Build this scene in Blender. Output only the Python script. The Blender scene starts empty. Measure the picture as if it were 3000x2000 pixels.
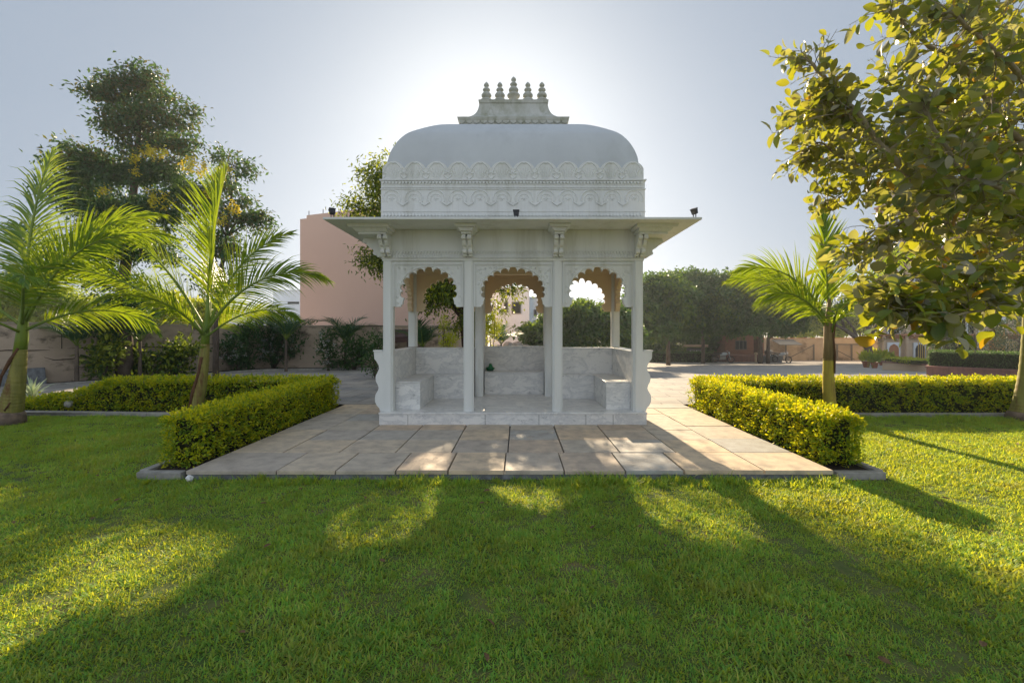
import bpy, math, random
import numpy as np
from mathutils import Vector, Matrix
PI = math.pi
SC = bpy.context.scene
COL = SC.collection
R = math.radians
SUN_EL, SUN_AZ = 23.8, -3.0          # degrees; azimuth measured from +Y, minus = towards -X
F, CX, HY, EYE = 1333.33, 1518.0, 972.0, 1.5

# ------------------------------------------------------------------ terrain
def gz(x, y):
    """courtyard falls gently away to the back right"""
    return -0.04 * min(max(0.0, y - 10.0), 52.0) * min(max((x + 1.0) / 5.0, 0.0), 1.0)

def P(px, py, d):
    return Vector(((px - CX) / F * d, d, EYE - (py - HY) / F * d))

def G(px, py):
    d = 20.0
    for _ in range(60):
        x = (px - CX) / F * d
        d = 0.5 * d + 0.5 * F * (EYE - gz(x, d)) / (py - HY)
    x = (px - CX) / F * d
    return Vector((x, d, gz(x, d)))

# ------------------------------------------------------------------ tagging
def tag(o, label=None, cat=None, group=None, kind=None):
    if label: o['label'] = label
    if cat: o['category'] = cat
    if group: o['group'] = group
    if kind: o['kind'] = kind
    return o

def empty(name, loc=(0, 0, 0), rz=0.0, label=None, cat=None, group=None):
    o = bpy.data.objects.new(name, None)
    o.empty_display_size = 0.2
    COL.objects.link(o)
    o.location = loc
    o.rotation_euler = (0, 0, rz)
    return tag(o, label, cat, group)

def copy_tree(o, parent=None):
    c = o.copy(); COL.objects.link(c); c.parent = parent
    for ch in o.children: copy_tree(ch, c)
    return c

# ------------------------------------------------------------------ materials
MATS = {}
VEG = 1.65
def new_mat(name):
    m = bpy.data.materials.new(name); m.use_nodes = True
    nt = m.node_tree; nt.nodes.clear()
    MATS[name] = m
    return m, nt, nt.nodes, nt.links

def N(nodes, typ, **kw):
    n = nodes.new(typ)
    for k, v in kw.items():
        if k.startswith('_'): setattr(n, k[1:], v)
        else: n.inputs[k].default_value = v
    return n

def rgba(c): return (c[0], c[1], c[2], 1.0)

def ramp(nodes, stops):
    r = nodes.new('ShaderNodeValToRGB')
    e = r.color_ramp.elements
    while len(e) > 1: e.remove(e[-1])
    e[0].position = stops[0][0]; e[0].color = rgba(stops[0][1])
    for p, c in stops[1:]:
        k = e.new(p); k.color = rgba(c)
    return r

def mat(name, c1, c2=None, scale=3.0, rough=0.8, bump=0.0, bscale=40.0, spec=0.3, lo=0.35, hi=0.65, c3=None, s3=0.6, metal=0.0, detail=6.0, stretch=None):
    """noise mottled surface; c3 = sparse stains"""
    m, nt, nd, lk = new_mat(name)
    out = nd.new('ShaderNodeOutputMaterial'); b = nd.new('ShaderNodeBsdfPrincipled')
    b.inputs['Roughness'].default_value = rough
    b.inputs['Specular IOR Level'].default_value = spec
    b.inputs['Metallic'].default_value = metal
    lk.new(b.outputs[0], out.inputs[0])
    tc = nd.new('ShaderNodeNewGeometry'); vec = tc.outputs['Position']
    if stretch:
        mp = nd.new('ShaderNodeMapping'); mp.inputs['Scale'].default_value = stretch
        lk.new(vec, mp.inputs[0]); vec = mp.outputs[0]
    if c2 is None: c2 = c1
    n = N(nd, 'ShaderNodeTexNoise', Scale=scale, Detail=detail, Roughness=0.6); lk.new(vec, n.inputs['Vector'])
    r = ramp(nd, [(lo, c1), (hi, c2)]); lk.new(n.outputs[0], r.inputs[0])
    colr = r.outputs[0]
    if c3:
        n3 = N(nd, 'ShaderNodeTexNoise', Scale=s3, Detail=9.0, Roughness=0.72); lk.new(vec, n3.inputs['Vector'])
        r3 = ramp(nd, [(0.52, (0, 0, 0)), (0.66, (1, 1, 1))]); lk.new(n3.outputs[0], r3.inputs[0])
        mx = nd.new('ShaderNodeMix'); mx.data_type = 'RGBA'
        lk.new(r3.outputs[0], mx.inputs[0]); lk.new(colr, mx.inputs[6]); mx.inputs[7].default_value = rgba(c3)
        colr = mx.outputs[2]
    lk.new(colr, b.inputs['Base Color'])
    if bump > 0:
        nb = N(nd, 'ShaderNodeTexNoise', Scale=bscale, Detail=5.0); lk.new(tc.outputs['Position'], nb.inputs['Vector'])
        bp = N(nd, 'ShaderNodeBump', Strength=bump, Distance=0.01); lk.new(nb.outputs[0], bp.inputs['Height'])
        lk.new(bp.outputs[0], b.inputs['Normal'])
    return m

def leafmat(name, cols, trans=(0.25, 0.35, 0.03), tw=0.42, rough=0.45, spec=0.35, patch=None, mott=None, island=True):
    """leaf: random colour per leaf, light passing through from behind"""
    cols = [tuple(min(0.6, v * VEG) for v in c) for c in cols]
    if patch: patch = (patch[0], tuple(min(0.6, v * VEG) for v in patch[1]), patch[2], patch[3])
    m, nt, nd, lk = new_mat(name)
    out = nd.new('ShaderNodeOutputMaterial')
    g = nd.new('ShaderNodeNewGeometry')
    n = len(cols)
    r = ramp(nd, [(i / max(1, n - 1), c) for i, c in enumerate(cols)])
    if island: lk.new(g.outputs['Random Per Island'], r.inputs[0])
    col = r.outputs[0]
    if patch:
        oi = nd.new('ShaderNodeTexNoise'); oi.inputs['Scale'].default_value = patch[0]; oi.inputs['Detail'].default_value = 6.0
        oi.inputs['Roughness'].default_value = 0.65
        lk.new(g.outputs['Position'], oi.inputs['Vector'])
        rr = ramp(nd, [(patch[2], (0, 0, 0)), (patch[3], (1, 1, 1))]); lk.new(oi.outputs[0], rr.inputs[0])
        mx = nd.new('ShaderNodeMix'); mx.data_type = 'RGBA'
        lk.new(rr.outputs[0], mx.inputs[0]); lk.new(col, mx.inputs[6]); mx.inputs[7].default_value = rgba(patch[1])
        col = mx.outputs[2]
    if mott:
        for sc_, lo_, hi_ in mott:
            oj = nd.new('ShaderNodeTexNoise'); oj.inputs['Scale'].default_value = sc_; oj.inputs['Detail'].default_value = 5.0; oj.inputs['Roughness'].default_value = 0.7
            lk.new(g.outputs['Position'], oj.inputs['Vector'])
            rj = ramp(nd, [(0.36, (lo_, lo_, lo_)), (0.62, (hi_, hi_, hi_))]); lk.new(oj.outputs[0], rj.inputs[0])
            mj = nd.new('ShaderNodeMix'); mj.data_type = 'RGBA'; mj.blend_type = 'MULTIPLY'; mj.inputs[0].default_value = 1.0
            lk.new(col, mj.inputs[6]); lk.new(rj.outputs[0], mj.inputs[7]); col = mj.outputs[2]
    b = nd.new('ShaderNodeBsdfPrincipled'); b.inputs['Roughness'].default_value = rough
    b.inputs['Specular IOR Level'].default_value = spec
    lk.new(col, b.inputs['Base Color'])
    t = nd.new('ShaderNodeBsdfTranslucent')
    mt = nd.new('ShaderNodeMix'); mt.data_type = 'RGBA'; mt.inputs[0].default_value = 0.62
    lk.new(col, mt.inputs[6]); mt.inputs[7].default_value = rgba(trans)
    lk.new(mt.outputs[2], t.inputs['Color'])
    ms = nd.new('ShaderNodeMixShader'); ms.inputs[0].default_value = tw
    lk.new(b.outputs[0], ms.inputs[1]); lk.new(t.outputs[0], ms.inputs[2])
    lk.new(ms.outputs[0], out.inputs[0])
    return m

def stone_mat(name, cols, rough=0.7, nscale=5.0, dark=(0.2, 0.2, 0.2), amt=0.5, bump=0.25):
    m, nt, nd, lk = new_mat(name)
    out = nd.new('ShaderNodeOutputMaterial'); b = nd.new('ShaderNodeBsdfPrincipled')
    b.inputs['Roughness'].default_value = rough; b.inputs['Specular IOR Level'].default_value = 0.25
    lk.new(b.outputs[0], out.inputs[0])
    g = nd.new('ShaderNodeNewGeometry')
    n = len(cols)
    r = ramp(nd, [(i / max(1, n - 1), c) for i, c in enumerate(cols)]); lk.new(g.outputs['Random Per Island'], r.inputs[0])
    n1 = N(nd, 'ShaderNodeTexNoise', Scale=nscale, Detail=8.0, Roughness=0.65); lk.new(g.outputs['Position'], n1.inputs['Vector'])
    r1 = ramp(nd, [(0.42, (0, 0, 0)), (0.68, (1, 1, 1))]); lk.new(n1.outputs[0], r1.inputs[0])
    ma = nd.new('ShaderNodeMath'); ma.operation = 'MULTIPLY'; ma.inputs[1].default_value = amt; lk.new(r1.outputs[0], ma.inputs[0])
    mx = nd.new('ShaderNodeMix'); mx.data_type = 'RGBA'
    lk.new(ma.outputs[0], mx.inputs[0]); lk.new(r.outputs[0], mx.inputs[6]); mx.inputs[7].default_value = rgba(dark)
    lk.new(mx.outputs[2], b.inputs['Base Color'])
    nb = N(nd, 'ShaderNodeTexNoise', Scale=30.0, Detail=6.0); lk.new(g.outputs['Position'], nb.inputs['Vector'])
    bp = N(nd, 'ShaderNodeBump', Strength=bump, Distance=0.01); lk.new(nb.outputs[0], bp.inputs['Height'])
    lk.new(bp.outputs[0], b.inputs['Normal'])
    return m

def marble_mat(name):
    m, nt, nd, lk = new_mat(name)
    out = nd.new('ShaderNodeOutputMaterial'); b = nd.new('ShaderNodeBsdfPrincipled')
    b.inputs['Roughness'].default_value = 0.32; b.inputs['Specular IOR Level'].default_value = 0.4
    lk.new(b.outputs[0], out.inputs[0])
    g = nd.new('ShaderNodeNewGeometry')
    mp = nd.new('ShaderNodeMapping'); mp.inputs['Rotation'].default_value = (0.5, 0.6, 0.4); mp.inputs['Scale'].default_value = (1.1, 1.1, 2.2)
    lk.new(g.outputs['Position'], mp.inputs[0])
    n1 = N(nd, 'ShaderNodeTexNoise', Scale=2.0, Detail=10.0, Roughness=0.68, Distortion=0.5); lk.new(mp.outputs[0], n1.inputs['Vector'])
    r1 = ramp(nd, [(0.44, (0, 0, 0)), (0.49, (1, 1, 1)), (0.505, (0.7, 0.7, 0.7)), (0.60, (0, 0, 0))]); lk.new(n1.outputs[0], r1.inputs[0])
    n2 = N(nd, 'ShaderNodeTexNoise', Scale=4.0, Detail=10.0, Roughness=0.78, Distortion=0.3); lk.new(mp.outputs[0], n2.inputs['Vector'])
    r2 = ramp(nd, [(0.575, (0, 0, 0)), (0.64, (1, 1, 1))]); lk.new(n2.outputs[0], r2.inputs[0])
    m0 = nd.new('ShaderNodeMath'); m0.operation = 'MULTIPLY'; m0.inputs[1].default_value = 0.50; lk.new(r1.outputs[0], m0.inputs[0])
    c0 = nd.new('ShaderNodeMix'); c0.data_type = 'RGBA'; c0.inputs[6].default_value = (0.78, 0.775, 0.75, 1); c0.inputs[7].default_value = (0.40, 0.42, 0.44, 1)
    lk.new(m0.outputs[0], c0.inputs[0])
    m2 = nd.new('ShaderNodeMath'); m2.operation = 'MULTIPLY'; m2.inputs[1].default_value = 0.6; lk.new(r2.outputs[0], m2.inputs[0])
    c2 = nd.new('ShaderNodeMix'); c2.data_type = 'RGBA'; c2.inputs[7].default_value = (0.17, 0.18, 0.19, 1)
    lk.new(m2.outputs[0], c2.inputs[0]); lk.new(c0.outputs[2], c2.inputs[6])
    lk.new(c2.outputs[2], b.inputs['Base Color'])
    return m

def court_mat(name):
    m, nt, nd, lk = new_mat(name)
    out = nd.new('ShaderNodeOutputMaterial'); b = nd.new('ShaderNodeBsdfPrincipled')
    b.inputs['Roughness'].default_value = 0.75; b.inputs['Specular IOR Level'].default_value = 0.25
    lk.new(b.outputs[0], out.inputs[0])
    g = nd.new('ShaderNodeNewGeometry')
    mp = nd.new('ShaderNodeMapping'); mp.inputs['Rotation'].default_value = (0, 0, 0.12)
    lk.new(g.outputs['Position'], mp.inputs[0])
    br = nd.new('ShaderNodeTexBrick'); br.inputs['Scale'].default_value = 1.0
    br.inputs['Brick Width'].default_value = 0.92; br.inputs['Row Height'].default_value = 0.62
    br.inputs['Mortar Size'].default_value = 0.012; br.inputs['Mortar Smooth'].default_value = 0.4
    br.inputs['Color1'].default_value = (0.40, 0.37, 0.34, 1); br.inputs['Color2'].default_value = (0.32, 0.315, 0.31, 1)
    br.inputs['Mortar'].default_value = (0.10, 0.09, 0.08, 1)
    lk.new(mp.outputs[0], br.inputs['Vector'])
    n1 = N(nd, 'ShaderNodeTexNoise', Scale=0.9, Detail=8.0, Roughness=0.7); lk.new(g.outputs['Position'], n1.inputs['Vector'])
    r1 = ramp(nd, [(0.3, (0.62, 0.62, 0.64)), (0.7, (1.25, 1.2, 1.1))]); lk.new(n1.outputs[0], r1.inputs[0])
    mx = nd.new('ShaderNodeMix'); mx.data_type = 'RGBA'; mx.blend_type = 'MULTIPLY'; mx.inputs[0].default_value = 1.0
    lk.new(br.outputs[0], mx.inputs[6]); lk.new(r1.outputs[0], mx.inputs[7])
    lk.new(mx.outputs[2], b.inputs['Base Color'])
    bp = N(nd, 'ShaderNodeBump', Strength=0.4, Distance=0.01); lk.new(n1.outputs[0], bp.inputs['Height']); lk.new(bp.outputs[0], b.inputs['Normal'])
    return m

def brick_mat(name, c1, c2, mo, sx=0.24, sz=0.08):
    m, nt, nd, lk = new_mat(name)
    out = nd.new('ShaderNodeOutputMaterial'); b = nd.new('ShaderNodeBsdfPrincipled')
    b.inputs['Roughness'].default_value = 0.85
    lk.new(b.outputs[0], out.inputs[0])
    g = nd.new('ShaderNodeNewGeometry')
    mp = nd.new('ShaderNodeMapping'); mp.inputs['Rotation'].default_value = (PI / 2, 0, 0)
    lk.new(g.outputs['Position'], mp.inputs[0])
    br = nd.new('ShaderNodeTexBrick'); br.inputs['Scale'].default_value = 1.0
    br.inputs['Brick Width'].default_value = sx; br.inputs['Row Height'].default_value = sz
    br.inputs['Mortar Size'].default_value = 0.006
    br.inputs['Color1'].default_value = rgba(c1); br.inputs['Color2'].default_value = rgba(c2); br.inputs['Mortar'].default_value = rgba(mo)
    lk.new(mp.outputs[0], br.inputs['Vector']); lk.new(br.outputs[0], b.inputs['Base Color'])
    return m

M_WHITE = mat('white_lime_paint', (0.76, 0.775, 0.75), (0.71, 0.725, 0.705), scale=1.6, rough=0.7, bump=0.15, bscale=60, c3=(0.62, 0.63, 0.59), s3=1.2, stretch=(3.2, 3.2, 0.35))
M_OCH = mat('ochre_interior_bounce', (0.72, 0.58, 0.40), (0.66, 0.53, 0.36), scale=1.5, rough=0.85)  # warm bounce light from the ground is put into this interior colour
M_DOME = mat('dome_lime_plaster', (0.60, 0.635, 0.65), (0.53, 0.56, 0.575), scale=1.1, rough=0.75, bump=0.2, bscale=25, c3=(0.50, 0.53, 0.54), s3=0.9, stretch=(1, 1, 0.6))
M_CROWN = mat('crown_weathered_plaster', (0.56, 0.57, 0.53), (0.42, 0.43, 0.36), scale=7, rough=0.8, bump=0.2, c3=(0.30, 0.31, 0.22), s3=3.0, stretch=(1, 1, 0.35))
M_MARBLE = marble_mat('grey_veined_marble')
M_SLAB = stone_mat('paving_sandstone', [(0.66, 0.51, 0.36), (0.42, 0.42, 0.40), (0.58, 0.45, 0.33), (0.70, 0.55, 0.38), (0.52, 0.46, 0.38), (0.62, 0.50, 0.36)], dark=(0.27, 0.23, 0.20), amt=0.65)
M_EDGE = mat('rough_concrete', (0.24, 0.25, 0.26), (0.12, 0.125, 0.13), scale=9, rough=0.9, bump=0.6, bscale=30)
M_KERB = mat('kerb_concrete', (0.38, 0.36, 0.33), (0.25, 0.24, 0.22), scale=8, rough=0.9, bump=0.4, bscale=30)
M_SOIL = mat('dark_soil', (0.055, 0.04, 0.028), (0.025, 0.018, 0.012), scale=14, rough=1.0, bump=0.8, bscale=40)
M_COURT = court_mat('courtyard_paving')
M_GROUND = mat('dry_earth', (0.22, 0.17, 0.11), (0.13, 0.12, 0.06), scale=0.5, rough=1.0)
M_LAWN = mat('lawn_base', (0.06, 0.10, 0.02), (0.13, 0.14, 0.04), scale=2.5, rough=1.0, bump=0.8, bscale=30, c3=(0.19, 0.15, 0.07), s3=0.9)
M_WALL = mat('stained_plaster', (0.58, 0.46, 0.35), (0.46, 0.36, 0.28), scale=1.2, rough=0.95, bump=0.6, bscale=12, c3=(0.085, 0.07, 0.05), s3=1.1, stretch=(1, 1, 1.7))
M_WALLR = mat('boundary_plaster', (0.48, 0.40, 0.31), (0.38, 0.32, 0.25), scale=0.8, rough=0.95, c3=(0.17, 0.14, 0.11), s3=0.5)
M_PINK = mat('pink_render', (0.80, 0.56, 0.46), (0.76, 0.525, 0.43), scale=0.3, rough=0.9)
M_PINKTOP = mat('pink_coping', (0.30, 0.20, 0.17), (0.24, 0.17, 0.14), scale=2, rough=0.9)
M_HOUSE = mat('whitewash', (0.74, 0.80, 0.86), (0.69, 0.75, 0.80), scale=0.6, rough=0.9, c3=(0.58, 0.61, 0.63), s3=0.4)
M_CREAM = mat('cream_stone', (0.60, 0.47, 0.33), (0.50, 0.38, 0.26), scale=1.0, rough=0.85)
M_TERRA = mat('terracotta_trim', (0.42, 0.20, 0.10), (0.32, 0.15, 0.08), scale=2.0, rough=0.85)
M_REDST = mat('red_sandstone', (0.26, 0.13, 0.105), (0.17, 0.09, 0.08), scale=3.0, rough=0.85, bump=0.3, stretch=(3, 3, 0.6))
M_BRICK = brick_mat('hut_brick', (0.27, 0.12, 0.08), (0.21, 0.095, 0.065), (0.20, 0.15, 0.12))
M_DARKGLASS = mat('dark_window', (0.02, 0.022, 0.025), rough=0.2, spec=0.5)
M_BLACK = mat('black_painted_metal', (0.018, 0.018, 0.02), rough=0.45, spec=0.5)
M_STEEL = mat('dull_steel', (0.30, 0.30, 0.30), rough=0.4, metal=0.8)
M_GREY = mat('grey_painted_metal', (0.14, 0.14, 0.135), rough=0.6)
M_YELLOW = mat('yellow_railing', (0.50, 0.36, 0.12), rough=0.5)
M_WHITEPLAST = mat('white_plastic', (0.62, 0.66, 0.70), rough=0.5)
M_GREENBAG = mat('green_plastic_film', (0.005, 0.17, 0.055), (0.004, 0.10, 0.04), scale=12, rough=0.3, spec=0.5)
M_PAPER = mat('white_paper', (0.7, 0.7, 0.7), rough=0.8)
M_TARP = mat('brown_tarpaulin', (0.11, 0.06, 0.05), (0.07, 0.045, 0.04), scale=5, rough=0.9)
M_ROCK = mat('whitish_rock', (0.42, 0.40, 0.36), (0.26, 0.25, 0.22), scale=4, rough=0.95, bump=0.6, bscale=10)
M_BARK = mat('grey_brown_bark', (0.16, 0.125, 0.095), (0.08, 0.062, 0.048), scale=9, rough=0.95, bump=0.8, bscale=30, stretch=(1, 1, 0.3))
M_BARKD = mat('dark_red_bark', (0.085, 0.05, 0.032), (0.045, 0.028, 0.02), scale=9, rough=0.95, bump=0.8, bscale=30, stretch=(1, 1, 0.3))
M_TWIG = mat('olive_twig', (0.34, 0.29, 0.18), (0.22, 0.18, 0.11), scale=12, rough=0.8)
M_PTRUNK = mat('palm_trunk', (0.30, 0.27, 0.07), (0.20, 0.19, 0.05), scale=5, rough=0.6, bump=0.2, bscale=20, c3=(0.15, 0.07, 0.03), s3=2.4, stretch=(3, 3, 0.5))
M_PSHAFT = mat('palm_crownshaft', (0.20, 0.26, 0.035), (0.12, 0.19, 0.03), scale=4, rough=0.45, stretch=(3, 3, 0.4))
M_PSHEATH = mat('dry_palm_sheath', (0.16, 0.075, 0.035), (0.09, 0.045, 0.028), scale=8, rough=0.9, stretch=(3, 3, 0.4))
M_PTRUNKY = mat('yellow_palm_trunk', (0.50, 0.40, 0.05), (0.38, 0.29, 0.045), scale=5, rough=0.6, c3=(0.20, 0.10, 0.035), s3=2.4, stretch=(3, 3, 0.5))  # yellower trunk colour of the right palm
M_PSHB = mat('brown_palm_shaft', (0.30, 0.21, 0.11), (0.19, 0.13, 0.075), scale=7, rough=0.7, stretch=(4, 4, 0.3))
M_PROOT = mat('palm_root_base', (0.24, 0.17, 0.13), (0.12, 0.09, 0.075), scale=10, rough=0.95, bump=0.8, bscale=25)
M_POT = mat('terracotta_pot', (0.30, 0.11, 0.06), (0.22, 0.08, 0.045), scale=5, rough=0.85)

L_HEDGE = leafmat('golden_hedge_leaf', [(0.045, 0.115, 0.012), (0.085, 0.17, 0.014), (0.15, 0.24, 0.014), (0.28, 0.34, 0.014)], trans=(0.65, 0.65, 0.008), tw=0.40)
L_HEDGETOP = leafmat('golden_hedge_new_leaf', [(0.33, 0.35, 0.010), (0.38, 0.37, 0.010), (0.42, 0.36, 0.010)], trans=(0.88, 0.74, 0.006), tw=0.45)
L_CORE = mat('hedge_dark_core', (0.030, 0.035, 0.010), (0.014, 0.016, 0.006), scale=20, rough=1.0, bump=1.0, bscale=25)  # near-black filler; shade between the leaves is put into its colour
L_PALM = leafmat('palm_leaflet', [(0.030, 0.085, 0.014), (0.055, 0.13, 0.014), (0.10, 0.18, 0.014), (0.22, 0.23, 0.03)], trans=(0.46, 0.54, 0.008), tw=0.38)
L_PALMD = leafmat('dark_palm_leaflet', [(0.02, 0.055, 0.025), (0.035, 0.075, 0.03)], trans=(0.08, 0.16, 0.03), tw=0.3)  # darker, bluer leaflets of the small palms
L_NEEM = leafmat('neem_leaf', [(0.035, 0.06, 0.012), (0.05, 0.085, 0.015), (0.09, 0.12, 0.02)], trans=(0.32, 0.38, 0.02), tw=0.42)
L_YG = leafmat('yellow_green_leaf', [(0.16, 0.22, 0.012), (0.24, 0.28, 0.015), (0.30, 0.31, 0.02)], trans=(0.62, 0.62, 0.02), tw=0.48)
L_POD = leafmat('copperpod_leaf', [(0.018, 0.055, 0.030), (0.032, 0.08, 0.032), (0.06, 0.11, 0.028)], trans=(0.16, 0.28, 0.03), tw=0.30)
L_PODT = leafmat('copperpod_bronze_leaf', [(0.04, 0.065, 0.018), (0.06, 0.07, 0.02), (0.075, 0.05, 0.022)], trans=(0.26, 0.26, 0.05), tw=0.35)
L_FLOWER = leafmat('yellow_blossom', [(0.55, 0.33, 0.015), (0.65, 0.42, 0.02)], trans=(0.8, 0.5, 0.02), tw=0.35)
L_WFLOWER = leafmat('white_blossom', [(0.75, 0.76, 0.72), (0.82, 0.82, 0.80)], trans=(0.8, 0.8, 0.7), tw=0.3)
L_SHRUB = leafmat('dark_shrub_leaf', [(0.018, 0.05, 0.016), (0.035, 0.075, 0.022), (0.06, 0.11, 0.03)], trans=(0.12, 0.22, 0.03), tw=0.32)
L_CROTON = leafmat('croton_leaf', [(0.022, 0.05, 0.012), (0.03, 0.07, 0.015), (0.16, 0.20, 0.02), (0.28, 0.30, 0.03)], trans=(0.25, 0.32, 0.02), tw=0.35)
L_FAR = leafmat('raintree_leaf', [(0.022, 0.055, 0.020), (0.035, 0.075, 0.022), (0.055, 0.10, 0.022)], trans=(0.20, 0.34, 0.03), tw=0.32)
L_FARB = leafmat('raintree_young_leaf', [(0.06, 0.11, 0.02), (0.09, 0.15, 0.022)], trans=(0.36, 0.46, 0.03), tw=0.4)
L_BRIGHT = leafmat('bright_far_leaf', [(0.09, 0.15, 0.02), (0.14, 0.20, 0.025), (0.20, 0.24, 0.03)], trans=(0.45, 0.50, 0.03), tw=0.42)  # brighter green for far crowns and some pot plants
L_BIG = leafmat('broad_leaf', [(0.030, 0.065, 0.020), (0.050, 0.095, 0.022), (0.08, 0.125, 0.024), (0.13, 0.17, 0.022), (0.15, 0.13, 0.03), (0.20, 0.19, 0.15), (0.11, 0.115, 0.09), (0.05, 0.065, 0.045)], trans=(0.60, 0.58, 0.010), tw=0.44, rough=0.36, spec=0.45)
L_BIGY = leafmat('yellowing_broad_leaf', [(0.30, 0.20, 0.02), (0.36, 0.17, 0.015), (0.20, 0.14, 0.02)], trans=(0.70, 0.42, 0.01), tw=0.42, rough=0.4)
L_TOPI = leafmat('topiary_leaf', [(0.022, 0.042, 0.022), (0.04, 0.06, 0.03)], trans=(0.10, 0.16, 0.04), tw=0.28)
L_BLADE = leafmat('grass_blade', [(0.052, 0.18, 0.040), (0.085, 0.24, 0.042), (0.15, 0.27, 0.042), (0.28, 0.28, 0.075)], trans=(0.98, 0.90, 0.004), tw=0.50, rough=0.5, spec=0.25, patch=(1.1, (0.23, 0.215, 0.06), 0.54, 0.76), mott=((0.9, 0.80, 1.15), (6.0, 0.74, 1.18)))

# ------------------------------------------------------------------ mesh builder
class MB:
    def __init__(s): s.v = []; s.f = []; s.M = None
    def add(s, V, Fc):
        o = len(s.v)
        for p in V:
            p = Vector(p)
            s.v.append(tuple(s.M @ p) if s.M else tuple(p))
        for f in Fc: s.f.append(tuple(i + o for i in f))
    def box(s, x0, x1, y0, y1, z0, z1):
        s.add([(x0, y0, z0), (x1, y0, z0), (x1, y1, z0), (x0, y1, z0), (x0, y0, z1), (x1, y0, z1), (x1, y1, z1), (x0, y1, z1)],
              [(0, 3, 2, 1), (4, 5, 6, 7), (0, 1, 5, 4), (1, 2, 6, 5), (2, 3, 7, 6), (3, 0, 4, 7)])
    def prism(s, poly, axis, a, b):
        def m(p, t): return {'y': (p[0], t, p[1]), 'x': (t, p[0], p[1]), 'z': (p[0], p[1], t)}[axis]
        n = len(poly)
        ar = sum(poly[i][0] * poly[(i + 1) % n][1] - poly[(i + 1) % n][0] * poly[i][1] for i in range(n))
        if ar < 0: poly = poly[::-1]
        V = [m(p, a) for p in poly] + [m(p, b) for p in poly]
        fl = (axis == 'y')
        A = tuple(range(n)); B = tuple(range(n, 2 * n))
        fs = []
        if fl: fs += [A, B[::-1]]
        else: fs += [A[::-1], B]
        for i in range(n):
            j = (i + 1) % n
            fs.append((i, i + n, j + n, j) if fl else (i, j, j + n, i + n))
        s.add(V, fs)
    def lathe(s, cx, cy, prof, n=16, z0=0.0):
        V = []; fs = []
        for r, z in prof:
            for k in range(n):
                a = 2 * PI * k / n
                V.append((cx + r * math.cos(a), cy + r * math.sin(a), z0 + z))
        for i in range(len(prof) - 1):
            for k in range(n):
                k2 = (k + 1) % n
                fs.append((i * n + k, i * n + k2, (i + 1) * n + k2, (i + 1) * n + k))
        fs.append(tuple(range(n))[::-1]); fs.append(tuple(range((len(prof) - 1) * n, len(prof) * n)))
        s.add(V, fs)
    def tube(s, pts, rad, n=6, cap=True):
        pts = [Vector(p) for p in pts]
        if not hasattr(rad, '__len__'): rad = [rad] * len(pts)
        V = []; fs = []
        ref = Vector((0, 0, 1))
        t0 = (pts[1] - pts[0])
        if t0.length == 0: return
        if abs(t0.normalized().z) > 0.9: ref = Vector((1, 0, 0))
        u = None
        for i, p in enumerate(pts):
            t = (pts[min(i + 1, len(pts) - 1)] - pts[max(i - 1, 0)]).normalized()
            if u is None: u = t.cross(ref).normalized()
            else:
                u = (u - t * u.dot(t))
                u = u.normalized() if u.length > 1e-6 else t.cross(ref).normalized()
            w = t.cross(u)
            for k in range(n):
                a = 2 * PI * k / n
                V.append(p + (u * math.cos(a) + w * math.sin(a)) * rad[i])
        for i in range(len(pts) - 1):
            for k in range(n):
                k2 = (k + 1) % n
                fs.append((i * n + k, i * n + k2, (i + 1) * n + k2, (i + 1) * n + k))
        if cap:
            fs.append(tuple(range(n))[::-1]); fs.append(tuple(range((len(pts) - 1) * n, len(pts) * n)))
        s.add(V, fs)
    def build(s, name, mt, parent=None, smooth=False, bevel=0.0):
        me = bpy.data.meshes.new(name); me.from_pydata(s.v, [], s.f); me.update()
        me.materials.append(mt)
        if smooth:
            me.polygons.foreach_set('use_smooth', [True] * len(me.polygons))
        o = bpy.data.objects.new(name, me); COL.objects.link(o)
        if parent: o.parent = parent
        if bevel > 0:
            md = o.modifiers.new('bevel', 'BEVEL'); md.width = bevel; md.segments = 2; md.limit_method = 'ANGLE'; md.angle_limit = R(40)
        return o

def np_mesh(name, V, sizes, idx, mt, parent=None, mats=None, midx=None):
    me = bpy.data.meshes.new(name)
    V = np.asarray(V, dtype=np.float32).reshape(-1, 3)
    sizes = np.asarray(sizes, dtype=np.int32); idx = np.asarray(idx, dtype=np.int32)
    me.vertices.add(len(V)); me.vertices.foreach_set('co', V.ravel())
    me.loops.add(len(idx)); me.loops.foreach_set('vertex_index', idx)
    me.polygons.add(len(sizes))
    st = np.zeros(len(sizes), dtype=np.int32); st[1:] = np.cumsum(sizes)[:-1]
    me.polygons.foreach_set('loop_start', st)
    if mats:
        for m_ in mats: me.materials.append(m_)
        if midx is not None: me.polygons.foreach_set('material_index', np.asarray(midx, dtype=np.int32))
    else: me.materials.append(mt)
    me.update(calc_edges=True)
    o = bpy.data.objects.new(name, me); COL.objects.link(o)
    if parent: o.parent = parent
    return o

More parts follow.
